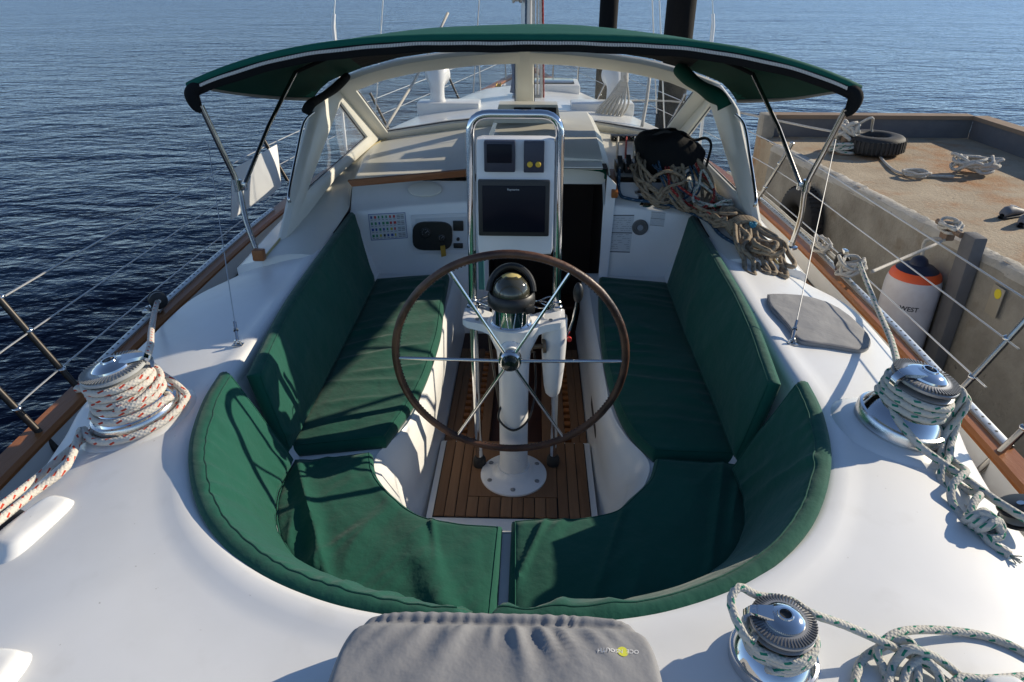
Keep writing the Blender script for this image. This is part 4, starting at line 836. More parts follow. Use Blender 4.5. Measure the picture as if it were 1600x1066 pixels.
m = MB(); m.tube([V((-0.165, 0.11, 1.262)), V((0.17, 0.11, 1.262))], 0.022, 12); m.build('panel_lip', white_d, pn)
# tapered white engine control housing with its lever
m = MB(); hx, hy = 0.196, 0.045
m.loft([ell(0.058, 0.05, 0.948), ell(0.062, 0.054, 0.93), ell(0.061, 0.054, 0.80), ell(0.056, 0.05, 0.68), ell(0.045, 0.042, 0.56), ell(0.036, 0.034, 0.515), ell(0.02, 0.02, 0.497), ell(0.001, 0.001, 0.495)], closed=True)
for q in m.v: q.x += hx; q.y += hy
m.build('control_housing', white_p, pd)
m = MB(); m.tube([V((0.262, 0.05, 0.84)), V((0.285, 0.045, 0.93)), V((0.297, 0.04, 1.03))], lambda t: 0.013 - 0.003 * t, 10, flat=0.6); lv = m.build('throttle_lever', steel, pd)
m = MB(); m.sphere((0.302, 0.038, 1.075), 0.026, n=16, sc=(0.95, 0.9, 2.0)); m.build('lever_knob', black, lv)
m = MB(); m.lathe([(0.012, 0), (0.012, 0.014), (0, 0.016)], 12, frame((0.268, 0.02, 0.84), (0, -1, 0))); m.build('neutral_button', red_p, lv)
m = MB(); m.tube([V((-0.05, -0.02, 0.50)), V((-0.075, -0.06, 0.42)), V((0, -0.085, 0.365)), V((0.08, -0.05, 0.42)), V((0.11, 0.05, 0.55)), V((0.10, 0.1, 0.72))], 0.0055, 8, sub=6); m.tube([V((-0.09, 0.14, 0.78)), V((-0.13, 0.16, 0.78)), V((-0.10, 0.16, 0.5)), V((-0.06, 0.1, 0.25))], 0.006, 8, sub=5); m.build('control_cable', black, pd)
m = MB(); m.box((-0.165, 0.19, 1.10), (0.028, 0.02, 0.16), bev=0.004); m.build('teal_strap', mat('teal_web', (0.01, 0.11, 0.13), 0.7), pd)

# ================================================================== wheel
wh = thing('steering_wheel', 'large six spoke steel steering wheel with worn brown leather rim', 'steering wheel', (-0.012, -0.185, 0.835))
W = Matrix.Translation((-0.012, -0.185, 0.835)) @ Matrix.Rotation(R(90 + 3), 4, 'X')
m = MB(); m.tube([W @ V((0.528 * math.cos(a), 0.528 * math.sin(a), 0)) for a in [2 * math.pi * k / 120 for k in range(120)]], 0.0178, 14, closed=True); 
for q in m.v: q += (q - V((-0.012, -0.185, 0.835))).normalized() * 0.0012 * noise.noise(q * 22)
rm = m.build('rim', leather, wh)
m = MB()
for k in range(0, 360, 1):
    a = R(k); c = W @ V((0.5075 * math.cos(a), 0.5075 * math.sin(a), 0.0))
    if k % 2 == 0: m.box(c, (0.003, 0.003, 0.007), (Matrix.Rotation(-a, 3, 'Y')))
m.build('stitching', ink, rm)
for k in range(6):
    a = R(60 * k); p0 = W @ V((0.03 * math.cos(a), 0.03 * math.sin(a), 0.012)); p1 = W @ V((0.512 * math.cos(a), 0.512 * math.sin(a), 0.0)); m = MB(); m.tube([p0, p1], 0.0078, 10); m.build('spoke', chrome, wh)
m = MB(); m.lathe([(0.052, -0.02), (0.054, 0.0), (0.052, 0.022), (0.044, 0.03), (0.034, 0.03)], 30, W); hb_ = m.build('hub', chrome, wh)
m = MB(); m.lathe([(0.04, 0.026), (0.038, 0.044), (0.026, 0.056), (0, 0.058)], 24, W); m.build('hub_cap', mat('hub_black', (0.01, 0.014, 0.012), 0.12), hb_)
# ================================================================== winches
def make_winch(label, light, scale=1.0):
    t = thing('winch', label, 'winch', (0, 0, 0), 'chrome sheet winches'); g = mat('jaw_pale', (0.46, 0.46, 0.44), 0.45, 0.15) if light else mat('jaw_grey', (0.30, 0.30, 0.30), 0.38, 0.6)
    S = scale
    def L(prof, nm, mm, par=t, n=48): m = MB(); m.lathe([(r * S, z * S) for r, z in prof], n); return m.build(nm, mm, par, ang=32)
    L([(0.160, 0.0), (0.165, 0.004), (0.165, 0.040), (0.161, 0.048), (0.150, 0.052)], 'base_ring', chrome_b)
    L([(0.152, 0.050), (0.146, 0.060), (0.128, 0.085), (0.112, 0.100), (0.104, 0.108)], 'skirt', chrome)
    L([(0.104, 0.106), (0.099, 0.118), (0.097, 0.150), (0.100, 0.176), (0.106, 0.184)], 'drum', chrome_b)
    jaw = L([(0.09, 0.183), (0.116, 0.186), (0.119, 0.192), (0.110, 0.198), (0.088, 0.201), (0.088, 0.206), (0.110, 0.209), (0.120, 0.215), (0.120, 0.224), (0.112, 0.231), (0.084, 0.236), (0.0, 0.236)], 'self_tailing_jaw', g)
    m = MB()
    for k in range(56):
        a = 2 * math.pi * k / 56; m.box((0.101 * S * math.cos(a), 0.101 * S * math.sin(a), 0.2325 * S), (0.034 * S, 0.005 * S, 0.007 * S), Matrix.Rotation(a, 3, 'Z'))
    m.build('jaw_ribs', grey_met if light else mat('rib_grey', (0.14, 0.14, 0.14), 0.4, 0.5), jaw)
    cap = L([(0.074, 0.236), (0.072, 0.243), (0.060, 0.252), (0.044, 0.258), (0.030, 0.261), (0.028, 0.266), (0.022, 0.266), (0.021, 0.250)], 'cap', chrome)
    L([(0.0215, 0.256), (0.0, 0.255)], 'handle_socket', black, cap, 24)
    m = MB(); m.loft([[V((x * S, y * S, z * S)) for x, y, z in r] for r in ([(0.04, -0.038, 0.246), (0.04, 0.038, 0.246), (0.04, 0.034, 0.258), (0.04, -0.034, 0.258)], [(0.085, -0.03, 0.242), (0.085, 0.028, 0.242), (0.085, 0.024, 0.254), (0.085, -0.026, 0.254)], [(0.118, -0.022, 0.236), (0.118, 0.018, 0.236), (0.120, 0.016, 0.248), (0.120, -0.02, 0.248)], [(0.132, -0.018, 0.215), (0.130, 0.014, 0.215), (0.142, 0.012, 0.220), (0.143, -0.016, 0.220)], [(0.128, -0.016, 0.19), (0.126, 0.012, 0.19), (0.138, 0.010, 0.19), (0.139, -0.014, 0.19)])], closed=True)
    m.build('stripper_arm', chrome, t, ang=60)
    return t
WPOS = {}
def place(t, x, y, tilt=1.0, rz=0, up=0.012):
    z, n = dz(x, y); n = V((n.x * tilt, n.y * tilt, n.z)).normalized(); M = frame((x, y, z + up), n) @ Matrix.Rotation(R(rz), 4, 'Z'); t.matrix_world = M; t['_b'] = list(M.translation); return frame((x, y, z + up), n)
wl = make_winch('self tailing chrome winch wound with red flecked white rope', True); ML = place(wl, -1.465, -0.715, 1, 20)
wr_ = make_winch('self tailing chrome winch wound with green flecked rope on the starboard coaming', False); MR = place(wr_, 1.515, -0.675, 1, 195)
pa = D(1206, 1032); wa = make_winch('smaller chrome winch with grey ribbed top near the grey padded cover', False, 0.66); MA = place(wa, pa.x, pa.y, 1.0, 165, 0.0)
def helix(M, r, z0, z1, turns, a0, n=22, wob=0.0):
    N = int(turns * n); return [M @ V(((r + wob * math.sin(k * 1.7)) * math.cos(a0 + 2 * math.pi * k / n), (r + wob * math.sin(k * 1.7)) * math.sin(a0 + 2 * math.pi * k / n), z0 + (z1 - z0) * k / N)) for k in range(N + 1)]
def rope(name, label, cat, pts, r, mm, sub=3, n=9, group=None, z=None):
    m = MB(); P = catmull(pts, sub); m.tube(P, r, n); o = m.build(name, mm, ang=180, loc=tuple(P[0])); return tag(o, label, cat, group)
def wpt(M, a, r, z): return M @ V((r * math.cos(R(a)), r * math.sin(R(a)), z))
# port sheet: from the rail block, round the drum five times, then aft along the deck
blk = V((-2.08, 0.62, 0.735))
hx_ = [ML @ V((rr_ * math.cos(a_), rr_ * math.sin(a_), z_)) for rr_, a_, z_ in [(0.115 + max(0, 0.118 - zz_) * 0.55, R(75) + 2 * math.pi * k / 22, zz_) for k, zz_ in [(k, 0.206 - 0.142 * k / 106) for k in range(107)]]]
rope('sheet_rope', 'thick white rope with red flecks wound round the port winch and led aft', 'rope', [blk, AX(241, 490, -1.98), D(236, 520, 0.12), wpt(ML, 60, 0.135, 0.2)] + hx_[2:] + [wpt(ML, 165, 0.155, 0.06), D(150, 668, 0.05), D(118, 695, 0.04), D(60, 745, 0.035), D(0, 792, 0.04), D(-60, 840, 0.05)], 0.0145, rope_red, 2)
arc = [wpt(ML, a, 0.187, 0.02) for a in range(30, -150, -18)]
rope('sheet_rope', 'white rope with red flecks looped round the foot of the port winch', 'rope', [wpt(ML, 100, 0.14, 0.15), wpt(ML, 65, 0.16, 0.09)] + arc + [wpt(ML, -152, 0.20, 0.03), D(105, 728, 0.05), D(50, 772, 0.05), D(0, 812, 0.06), D(-60, 860, 0.06)], 0.0145, rope_red, 3)
hx2 = helix(ML, 0.137, 0.115, 0.185, 0.75, R(-60), wob=0.003)
rope('sheet_rope', 'short crossing turn of red flecked rope over the upper wraps of the port winch', 'rope', [wpt(ML, -75, 0.127, 0.12)] + hx2 + [wpt(ML, 95, 0.145, 0.19), wpt(ML, 150, 0.15, 0.10), wpt(ML, 185, 0.19, 0.02)], 0.0145, rope_red, 2)
# starboard sheet
hr = helix(MR, 0.117, 0.182, 0.096, 3.1, R(110), wob=0.002)
lead = AX(1332, 405, 2.06)
rope('sheet_rope', 'white rope with green flecks wound round the starboard winch and led aft', 'rope', [AX(1343, 412, 2.06), AZ(1370, 480, 0.82), AZ(1392, 530, 0.92), wpt(MR, 100, 0.13, 0.175)] + hr[1:] + [wpt(MR, 232, 0.14, 0.085), D(1440, 700, 0.06), D(1500, 742, 0.045), D(1560, 785, 0.04), D(1610, 815, 0.05)], 0.0142, rope_grn, 2)
def twist(path, off, turns, ph):
    P = resample(catmull(path, 6), 70); out_ = []
    for i, p in enumerate(P):
        t = (P[min(i + 1, 69)] - P[max(i - 1, 0)]).normalized(); a = t.cross(V((0, 0, 1))).normalized(); b = t.cross(a); k = i / 69 * turns * 2 * math.pi + ph; w_ = off(i / 69)
        out_.append(p + a * math.cos(k) * w_ + b * math.sin(k) * w_ * 0.75)
    return out_
tp = [wpt(MR, 10, 0.125, 0.19), wpt(MR, -8, 0.165, 0.175), D(1478, 690, 0.07), D(1492, 745, 0.03), D(1515, 795, 0.03), D(1532, 822, 0.035)]
tail = thing('hitched_rope_tail', 'twisted tail of green flecked rope ending in a knot below the starboard winch', 'rope', tuple(tp[-1]))
for k in range(3):
    m = MB(); off = lambda u: 0.017 if u < 0.45 else 0.017 + 0.035 * math.sin(math.pi * (u - 0.45) / 0.55)
    m.tube(catmull(twist(tp, off, 1.6, k * 2 * math.pi / 3), 2), 0.0135, 9); m.build('strand', rope_grn, tail, ang=180)
kc = tp[-1]; m = MB()
for k in range(3): m.tube([kc + V((0.034 * math.cos(a) + 0.01 * k, -0.02 * k + 0.02 + 0.012 * math.sin(2 * a), 0.008 + 0.03 * math.sin(a))) for a in [2 * math.pi * i / 18 for i in range(18)]], 0.0135, 9, closed=True)
m.tube(catmull([kc + V((-0.03, 0.03, 0.01)), kc + V((0.01, 0.0, 0.05)), kc + V((0.045, -0.035, 0.0)), kc + V((0.0, -0.05, -0.005))], 5), 0.0135, 9); m.build('knot', rope_grn, tail, ang=180)
m = MB(); e0 = D(1545, 845, 0.016); e1 = D(1578, 868, 0.014); m.tube([kc, e0, e1], lambda t: 0.0135 + 0.004 * max(0, t - .7), 9, sub=5); 
for k in range(9): m.tube([e1, e1 + V((random.uniform(0.005, 0.025), random.uniform(-0.03, -0.01), random.uniform(-0.01, 0.012)))], 0.002, 5)
m.build('frayed_end', rope_grn, tail, ang=180)
# aft winch sheet and its loose coil
s7 = 0.66
ha = helix(MA, 0.122 * s7, 0.105 * s7, 0.172 * s7, 3.6, R(250), wob=0.002)
rope('sheet_rope', 'green flecked rope wound round the smaller winch and led to the loose coil', 'rope', [D(1235, 1078, 0.012), D(1215, 1050, 0.03), wpt(MA, 240, 0.092, 0.075)] + ha[1:] + [wpt(MA, 210, 0.105, 0.135), wpt(MA, 165, 0.125, 0.16), wpt(MA, 140, 0.12, 0.175), wpt(MA, 118, 0.085, 0.148), wpt(MA, 60, 0.078, 0.143), wpt(MA, 20, 0.085, 0.143), D(1320, 977, 0.10), D(1385, 1006, 0.05), D(1440, 1035, 0.02), D(1490, 1075, 0.012)], 0.0108, rope_grn, 3)
cl = []
C0 = [(1335, 1075, .012), (1345, 1035, .014), (1375, 1012, .03), (1415, 1000, .055), (1430, 1020, .045), (1432, 1075, .02), (1400, 1080, .012), (1378, 1040, .02), (1372, 1015, .04), (1400, 990, .05), (1450, 984, .03), (1520, 990, .015), (1570, 1005, .012), (1620, 1030, .012)]
rope('rope_coil', 'loose loops of green flecked rope lying on the deck beside the smaller winch', 'rope', [D(a, b, h) for a, b, h in C0], 0.0112, rope_grn, 6)
C1 = [(1385, 1082, .012), (1395, 1040, .03), (1420, 1015, .07), (1450, 1022, .06), (1480, 1040, .035), (1520, 1075, .015)]
rope('rope_coil', 'inner loops of the loose green flecked rope heap', 'rope', [D(a, b, h) for a, b, h in C1], 0.0112, rope_grn, 6)
C2 = [(1410, 1085, .012), (1416, 1050, .03), (1440, 1030, .05), (1465, 1050, .04), (1475, 1085, .02), (1500, 1060, .03), (1540, 1062, .025), (1620, 1056, .02)]
rope('rope_coil', 'lower strand of the loose rope heap running towards the rail', 'rope', [D(a, b, h) for a, b, h in C2], 0.0112, rope_grn, 6)
# turning blocks: one at each rail, one where each sheet goes aft
def block(label, p, ax, r=0.045, cat='block'):
    t = thing('turning_block', label, cat, tuple(p)); M = frame(p, ax)
    for s in (-1, 1): m = MB(); m.lathe([(0, 0), (r * .9, 0), (r, 0.004), (r, 0.012), (r * .8, 0.018), (0, 0.018)], 26, M @ Matrix.Translation((0, 0, 0.022 * s - 0.009))); m.build('cheek', black, t)
    m = MB(); m.lathe([(r * .9, -0.014), (r * .65, 0), (r * .9, 0.014)], 22, M); m.build('sheave', grey_met, t)
    m = MB(); m.lathe([(0.012, -0.036), (0.012, 0.036), (0, 0.036)], 12, M); m.box(M @ V((0, -r * 1.25, 0)), (0.03, 0.05, 0.03), bev=0.006); m.build('axle_strap', steel, t)
    return t
block('black turning block on the port genoa track', blk, (0.6, -0.8, 0.1), 0.05)
block('black turning block on the starboard genoa track beside white rope loops', V((2.11, 1.33, 0.75)), (0.5, 0.9, 0.1), 0.05)
block('black footblock at the end of the red flecked rope', D(5, 822, 0.02), (0.3, 0.2, 0.9), 0.07)
block('black footblock at the end of the green flecked rope', D(1597, 800, 0.02), (-0.3, 0.2, 0.9), 0.07)
for s, y, lab in ((-1, 0.60, 'track car carrying the port block'), (1, 1.30, 'track car carrying the starboard block')):
    t = thing('track_car', 'steel ' + lab, 'track car', (s * 2.11, y, 0.67)); m = MB(); m.box((s * 2.115, y, 0.685), (0.055, 0.13, 0.03), bev=0.006); m.build('slider', steel, t); m = MB(); m.tube([V((s * 2.115, y + 0.03, 0.69)), V((s * 2.115, y + 0.04, 0.73)), V((s * 2.115, y + 0.075, 0.69))], 0.007, 8, sub=5); m.lathe([(0.012, 0), (0.012, 0.02), (0, 0.022)], 12, Matrix.Translation((s * 2.115, y - 0.04, 0.70))); m.build('plunger', steel, t)
def tangle(c, rad, loops, r, mm, name, label, flat=0.6, seed=1, sub=4, zf=None, ex=None, n=9, part=None, lift=0.03, grp=None):
    rnd = random.Random(seed); pts = []; ex = V(ex).normalized() if ex else V((1, 0, 0)); ey = V((0, 0, 1)).cross(ex).normalized()
    for k in range(loops * 7):
        a = 2 * math.pi * k / 7 + rnd.uniform(-.25, .25); q = rad * rnd.uniform(0.65, 1.08); cc = V(c) + ex * rnd.uniform(-.2, .2) * rad + ey * rnd.uniform(-.15, .15) * rad
        p = cc + ex * math.cos(a) * q + ey * math.sin(a) * q * flat; lay = (k // 7) * r * 1.1 / max(1, loops / 4)
        p.z = (zf(p.x, p.y) if zf else c[2]) + r + lay + rnd.uniform(0, lift) * (1 if k > 3 else 0.2); pts.append(p)
    if part is not None: m = MB(); m.tube(catmull(pts, sub), r, n); return m.build(name, mm, part, ang=180)
    return rope(name, label, 'rope', pts, r, mm, sub, n, group=grp)
tangle((2.12, 1.22, 0.66), 0.085, 5, 0.011, rope_wht, 'rope_hank', 'white rope hank tied to the starboard toe rail beside the orange topped fender', 0.7, 5, zf=lambda x, y: 0.68, lift=0.09)
tangle((2.12, 1.70, 0.66), 0.11, 4, 0.011, rope_wht, 'rope_hank', 'loose white rope loops on the starboard toe rail below the canopy leg', 0.5, 8, zf=lambda x, y: 0.675, lift=0.05, ex=(0.1, 1, 0))
rope('mooring_line', 'pale mooring line lying along the starboard toe rail', 'rope', [V((2.13, 1.3, 0.70)), V((2.14, 1.6, 0.70)), V((2.12, 2.1, 0.69)), V((2.08, 2.9, 0.70)), V((1.95, 3.7, 0.72))], 0.012, rope_wht, 6)

# ================================================================== ropes, bag and fittings on the starboard cabin side
cz = lambda x, y: (0.885 + 0.0 if y < 1.85 else interp([(1.85, 0.93), (1.98, 1.03), (2.1, 1.09), (2.6, 1.10)], y)) + max(0, (y - 1.0) * 0.04)
rp = [((0.98, 2.00), 0.17, 5, rope_tan, 'tan rope loops heaped behind the small cabin winch'), ((1.20, 1.92), 0.18, 5, rope_tan, 'brown rope loops heaped against the black bag'), ((1.33, 1.66), 0.15, 4, rope_tan, 'tan rope loops in the middle of the starboard rope pile'), ((1.38, 1.46), 0.13, 4, rope_tan, 'tan rope loops at the aft end of the starboard rope pile'), ((1.12, 2.15), 0.14, 3, rope_wht, 'pale rope loops beside the black bag strap')]
for i, (c, rad, lp, mm, lab) in enumerate(rp): tangle((c[0], c[1], 0), rad * 1.15, lp + 3, 0.0122, mm, 'rope_heap', lab, 0.75, 20 + i, zf=cz, lift=0.06, ex=(0.4, -1, 0))
tangle((1.22, 1.88, 0), 0.27, 2, 0.009, rope_r, 'rope_heap', 'thin red rope straggling over the starboard rope pile', 0.55, 41, zf=lambda x, y: cz(x, y) + 0.06, lift=0.05, ex=(0.4, -1, 0))
tangle((1.36, 1.55, 0), 0.20, 2, 0.009, rope_r, 'rope_heap', 'thin red rope trailing among the aft loops of the rope pile', 0.4, 43, zf=lambda x, y: cz(x, y) + 0.04, lift=0.04, ex=(0.4, -1, 0))
tangle((1.10, 2.02, 0), 0.22, 3, 0.008, rope_b, 'rope_heap', 'thin dark blue rope winding through the starboard rope pile', 0.6, 47, zf=lambda x, y: cz(x, y) + 0.05, lift=0.06, ex=(0.4, -1, 0))
tangle((1.30, 1.75, 0), 0.20, 3, 0.009, rope_grn, 'rope_heap', 'green flecked rope loops on top of the starboard rope pile', 0.6, 49, zf=lambda x, y: cz(x, y) + 0.06, lift=0.06, ex=(0.4, -1, 0))
rope('control_line', 'dark blue rope running along the edge of the shelf below the small cabin winch', 'rope', [V((0.70, 2.02, 1.16)), V((0.70, 1.90, 1.02)), V((0.78, 1.87, 0.985)), V((0.98, 1.85, 0.965)), V((1.15, 1.80, 0.93)), V((1.27, 1.6, 0.92)), V((1.30, 1.35, 0.91)), V((1.38, 1.15, 0.90))], 0.012, rope_b, 6)
a_ = AZ(1030, 290, 1.08); rope('rope_heap', 'stiff tan rope standing in an arch in front of the black bag', 'rope', [V((0.90, 1.93, 1.03)), V((0.93, 1.93, 1.12)), V((1.03, 1.93, 1.17)), V((1.14, 1.93, 1.13)), V((1.18, 1.93, 1.04))], 0.013, rope_tan, 6)
# the big hank
hk = thing('rope_hank', 'thick tan rope hank gathered with a blue tie on the starboard coaming', 'rope', (1.48, 1.12, 0.87))
rnd = random.Random(3); h0 = AZ(1155, 352, 0.95); h1 = AZ(1222, 428, 0.88)
dirv = (h1 - h0).normalized(); sidev = dirv.cross(V((0, 0, 1))).normalized()
for k in range(20):
    w0 = rnd.uniform(-0.07, 0.07); w1 = w0 * 1.7 + rnd.uniform(-.05, .05); ln = rnd.uniform(0.34, 0.60); zz = 0.012 + 0.010 * (k % 5)
    p = lambda t, w_, z_: V((h0.x, h0.y, 0)) + dirv * ln * t + sidev * w_ + V((0, 0, z_))
    jj = lambda: rnd.uniform(-.022, .022)
    pts = [p(0.02, w0 * .5, 0.985 - (k % 3) * .01), p(0.25, w0 + jj(), 0.945 + zz), p(0.42, w0 + jj() * 1.5, 0.915 + zz * 1.3), p(0.6, w1 + jj() * 1.5, 0.885 + zz * 1.6), p(0.78, w1 + jj(), 0.875 + zz * 1.3), p(0.92, w1 * 1.05, 0.865 + zz), p(1.02, w1 + 0.025, 0.868 + zz), p(0.92, w1 + 0.055, 0.865 + zz), p(0.72, w1 + .04 + jj() * 1.5, 0.88 + zz), p(0.5, w1 + 0.03 + jj() * 1.5, 0.895 + zz * 1.6), p(0.22, w0 + 0.02, 0.95 + zz), p(0.03, w0 * .5 + 0.01, 0.98)]
    m = MB(); m.tube([V((q.x, q.y, q.z)) for q in catmull(pts, 5)], 0.0145, 9); m.build('loop', rope_tan, hk, ang=180)
tangle(tuple(V((h0.x, h0.y, 0)) + dirv * 0.42), 0.12, 3, 0.014, rope_tan, 'loop', '', 0.6, 99, zf=lambda x, y: 0.905, lift=0.04, ex=tuple(dirv), part=hk)
m = MB(); cc = V((h0.x, h0.y, 0.965)) + dirv * 0.07
for k in range(4): m.tube([cc + dirv * (0.02 * k - 0.03) + sidev * 0.095 * math.cos(a) + V((0, 0, 0.055 * math.sin(a))) for a in [2 * math.pi * i / 20 for i in range(20)]], 0.016, 9, closed=True)
m.build('wrapping_turns', rope_tan, hk, ang=180)
m = MB(); tb = cc + dirv * 0.06 - sidev * 0.03 + V((0, 0, 0.045)); 
for k in range(3): m.tube([tb + V((0.02 * math.cos(a + k), 0.02 * math.sin(a + k), 0.012 * math.sin(2 * a))) for a in [2 * math.pi * i / 14 for i in range(14)]], 0.006, 7, closed=True)
m.build('blue_tie', mat('blue_cord', (0.03, 0.22, 0.33), 0.6), hk)
# small cabin-top winch
cw = thing('cabin_winch', 'small chrome winch on the shelf at the head of the starboard rope pile', 'winch', (0.80, 1.96, 1.0))
wp = AY(1006, 313, 1.96); WM = Matrix.Translation((wp.x, wp.y, wp.z - 0.035))
m = MB(); m.lathe([(0.085, 0), (0.085, 0.02), (0.065, 0.035), (0.058, 0.05), (0.056, 0.08), (0.068, 0.09), (0.068, 0.10), (0.05, 0.112), (0.02, 0.118), (0.0, 0.112)], 32, WM); m.build('drum', chrome, cw)
m = MB(); m.lathe([(0.069, 0.088), (0.073, 0.094), (0.069, 0.102)], 32, WM); m.build('rim_ring', grey_met, cw)
# clutches and line organiser
for k in range(4):
    t = thing('rope_clutch', 'black rope clutch ' + ['nearest the companionway', 'second from the companionway', 'third from the companionway', 'next to the black bag'][k], 'rope clutch', (0.72 + k * 0.06, 2.2, 1.1), 'rope clutches on the cabin top')
    x = 0.72 + k * 0.062; m = MB(); m.box((x, 2.22, 1.135), (0.05, 0.17, 0.07), bev=0.008); m.build('body', black, t); m = MB(); m.box((x, 2.17 - 0.02, 1.19), (0.036, 0.12, 0.016), Matrix.Rotation(R(18 + 9 * (k % 2)), 3, 'X'), 0.004); m.build('lever', rubber, t)
og = thing('line_organiser', 'black line organiser with sheaves on a white base under the windshield', 'organiser', (0.84, 3.1, 1.12))
oc = AZ(985, 221, 1.14); m = MB(); m.box((oc.x, oc.y, 1.135), (0.42, 0.12, 0.03), bev=0.006); m.build('base', white_p, og)
m = MB(); m.box((oc.x, oc.y - .01, 1.175), (0.34, 0.08, 0.04), bev=0.006); m.build('body', black, og)
for k in range(5): m = MB(); m.lathe([(0.022, 0), (0.016, 0.012), (0.022, 0.024)], 16, Matrix.Translation((oc.x - .13 + k * .065, oc.y - 0.035, 1.17))); m.build('sheave', steel, og)
for k, mm in enumerate((rope_wht, rope_r, rope_grn, rope_wht)): rope('control_line', ['white line led aft to the clutch by the companionway', 'red line led aft to the rope clutches', 'green flecked line led aft to the rope clutches', 'white line led aft to the clutch by the black bag'][k], 'rope', [V((oc.x - .11 + k * .07, oc.y - .04, 1.185)), V((0.72 + k * .062, 2.32, 1.155)), V((0.72 + k * .062, 2.12, 1.14))], 0.0075, mm, 3)
# black holdall
bag = thing('black_bag', 'slumped black holdall with a standing strap under the windshield corner', 'bag', (1.08, 2.25, 1.08))
m = MB(); rows = []; bc = V((1.08, 2.20, 1.21))
for i in range(17):
    ph = -math.pi / 2 + math.pi * i / 16; r = []
    for k in range(36):
        th = 2 * math.pi * k / 36; c_, s_ = math.cos(th), math.sin(th); d = V((math.copysign(abs(c_) ** .6, c_) * max(.02, math.cos(ph)) ** .5 * 0.25, math.copysign(abs(s_) ** .7, s_) * max(.02, math.cos(ph)) ** .5 * 0.17, math.copysign(abs(math.sin(ph)) ** .75, math.sin(ph)) * 0.165))
        d.z *= 1.0 - 0.30 * max(0, d.x / 0.25) * (1 if d.z > 0 else 0) + (0.12 if d.x < .05 and d.z > 0 else 0); d += d.normalized() * (0.035 * noise.noise(d * 7 + V((3, 1, 0))) + 0.012 * noise.noise(d * 19)); q = bc + d; q.z = max(q.z, cz(q.x, q.y) + 0.004); r.append(q)
    rows.append(r)
m.loft(rows, closed=True); m.build('bag_body', blackcl, bag, ang=80)
m = MB(); m.tube([bc + V((-0.06, -0.02, 0.15)), bc + V((0.06, -0.03, 0.185)), bc + V((0.16, -0.04, 0.13)), bc + V((0.24, -0.04, 0.145)), bc + V((0.285, -0.05, 0.10)), bc + V((0.27, -0.07, -0.02)), bc + V((0.25, -0.09, -0.13))], 0.021, 8, sub=6, flat=0.45); m.build('strap', blackcl, bag)
m = MB(); m.tube([bc + V((-0.18, -0.03, 0.13)), bc + V((-0.06, -0.05, 0.19)), bc + V((0.03, -0.05, 0.16))], 0.011, 8, sub=5); m.build('handle', rubber, bag)

# ================================================================== guard wires, stanchions, canopy tie-downs
def stanchion(s, y, label, ht=0.66, part=True):
    x = s * (railx(y) - 0.075 + 0.0); t = thing('stanchion', label, 'stanchion', (x, y, 0.49), 'guard rail stanchions'); zz = railz(y) - 0.125
    m = MB(); m.lathe([(0.042, 0), (0.042, 0.008), (0.024, 0.014), (0.021, 0.05), (0.015, 0.052)], 20, Matrix.Translation((x, y, zz))); m.build('foot', steel, t)
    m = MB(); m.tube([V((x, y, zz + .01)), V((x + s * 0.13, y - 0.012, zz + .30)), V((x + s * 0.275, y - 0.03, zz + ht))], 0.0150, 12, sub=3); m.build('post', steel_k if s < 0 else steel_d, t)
    for f in (0.42, 0.73, 0.985): p = V((x + s * (0.13 * f / .4545 if f < .4545 else 0.13 + 0.145 * (f - .4545) / .5455), y - 0.02 * f, zz + ht * f)); m = MB(); m.sphere(p, 0.021, n=10, sc=(1, 1, .7)); m.build('wire_eye', steel, t)
    return t
ST = {(-1): [(-0.55, 'steel stanchion at the port gate nearer the stern'), (-0.22, 'steel stanchion at the port gate beside the port winch'), (3.0, 'steel stanchion on the port rail beside the white cloth')], 1: [(-0.56, 'steel stanchion at the starboard gate nearer the stern'), (-0.16, 'steel stanchion at the starboard gate beside the starboard winch'), (2.95, 'steel stanchion on the starboard rail near the tyre on the dock')]}
for s in ST:
    for y, lab in ST[s]: stanchion(s, y, lab)
for s in (-1, 1):
    sd_ = 'port' if s < 0 else 'starboard'
    for nm, z0_, z1_ in (('top', 1.14, 1.09), ('middle', 0.97, 0.92), ('lower', 0.775, 0.755)):
        ya = -0.57 if s < 0 else -0.168; ow = {'top': 0.19, 'middle': 0.125, 'lower': 0.05}[nm]
        pts = [V((s * (railx(ya) + ow), ya, z0_)), V((s * (railx(-0.2) + ow), -0.24 if s < 0 else -0.15, z0_)), V((s * (railx(1.4) + ow), 1.4, (z0_ + z1_) / 2 - 0.012)), V((s * (railx(3.0) + ow), 3.0, z1_))]
        if nm != 'lower': pts += [V((s * (railx(5.0) + ow), 5.0, z1_ + .03)), V((s * (railx(7.0) + ow), 7.0, z1_ + .13)), V((s * (railx(8.6) + .05), 8.6, z1_ + .25))]
        m = MB(); m.tube(catmull(pts, 5), 0.0042 if nm != 'top' else 0.0050, 7); o = m.build('guard_wire', wire, loc=tuple(pts[1])); tag(o, '%s guard wire strung along the %s rail' % (nm, sd_), 'guard wire', 'guard wires')
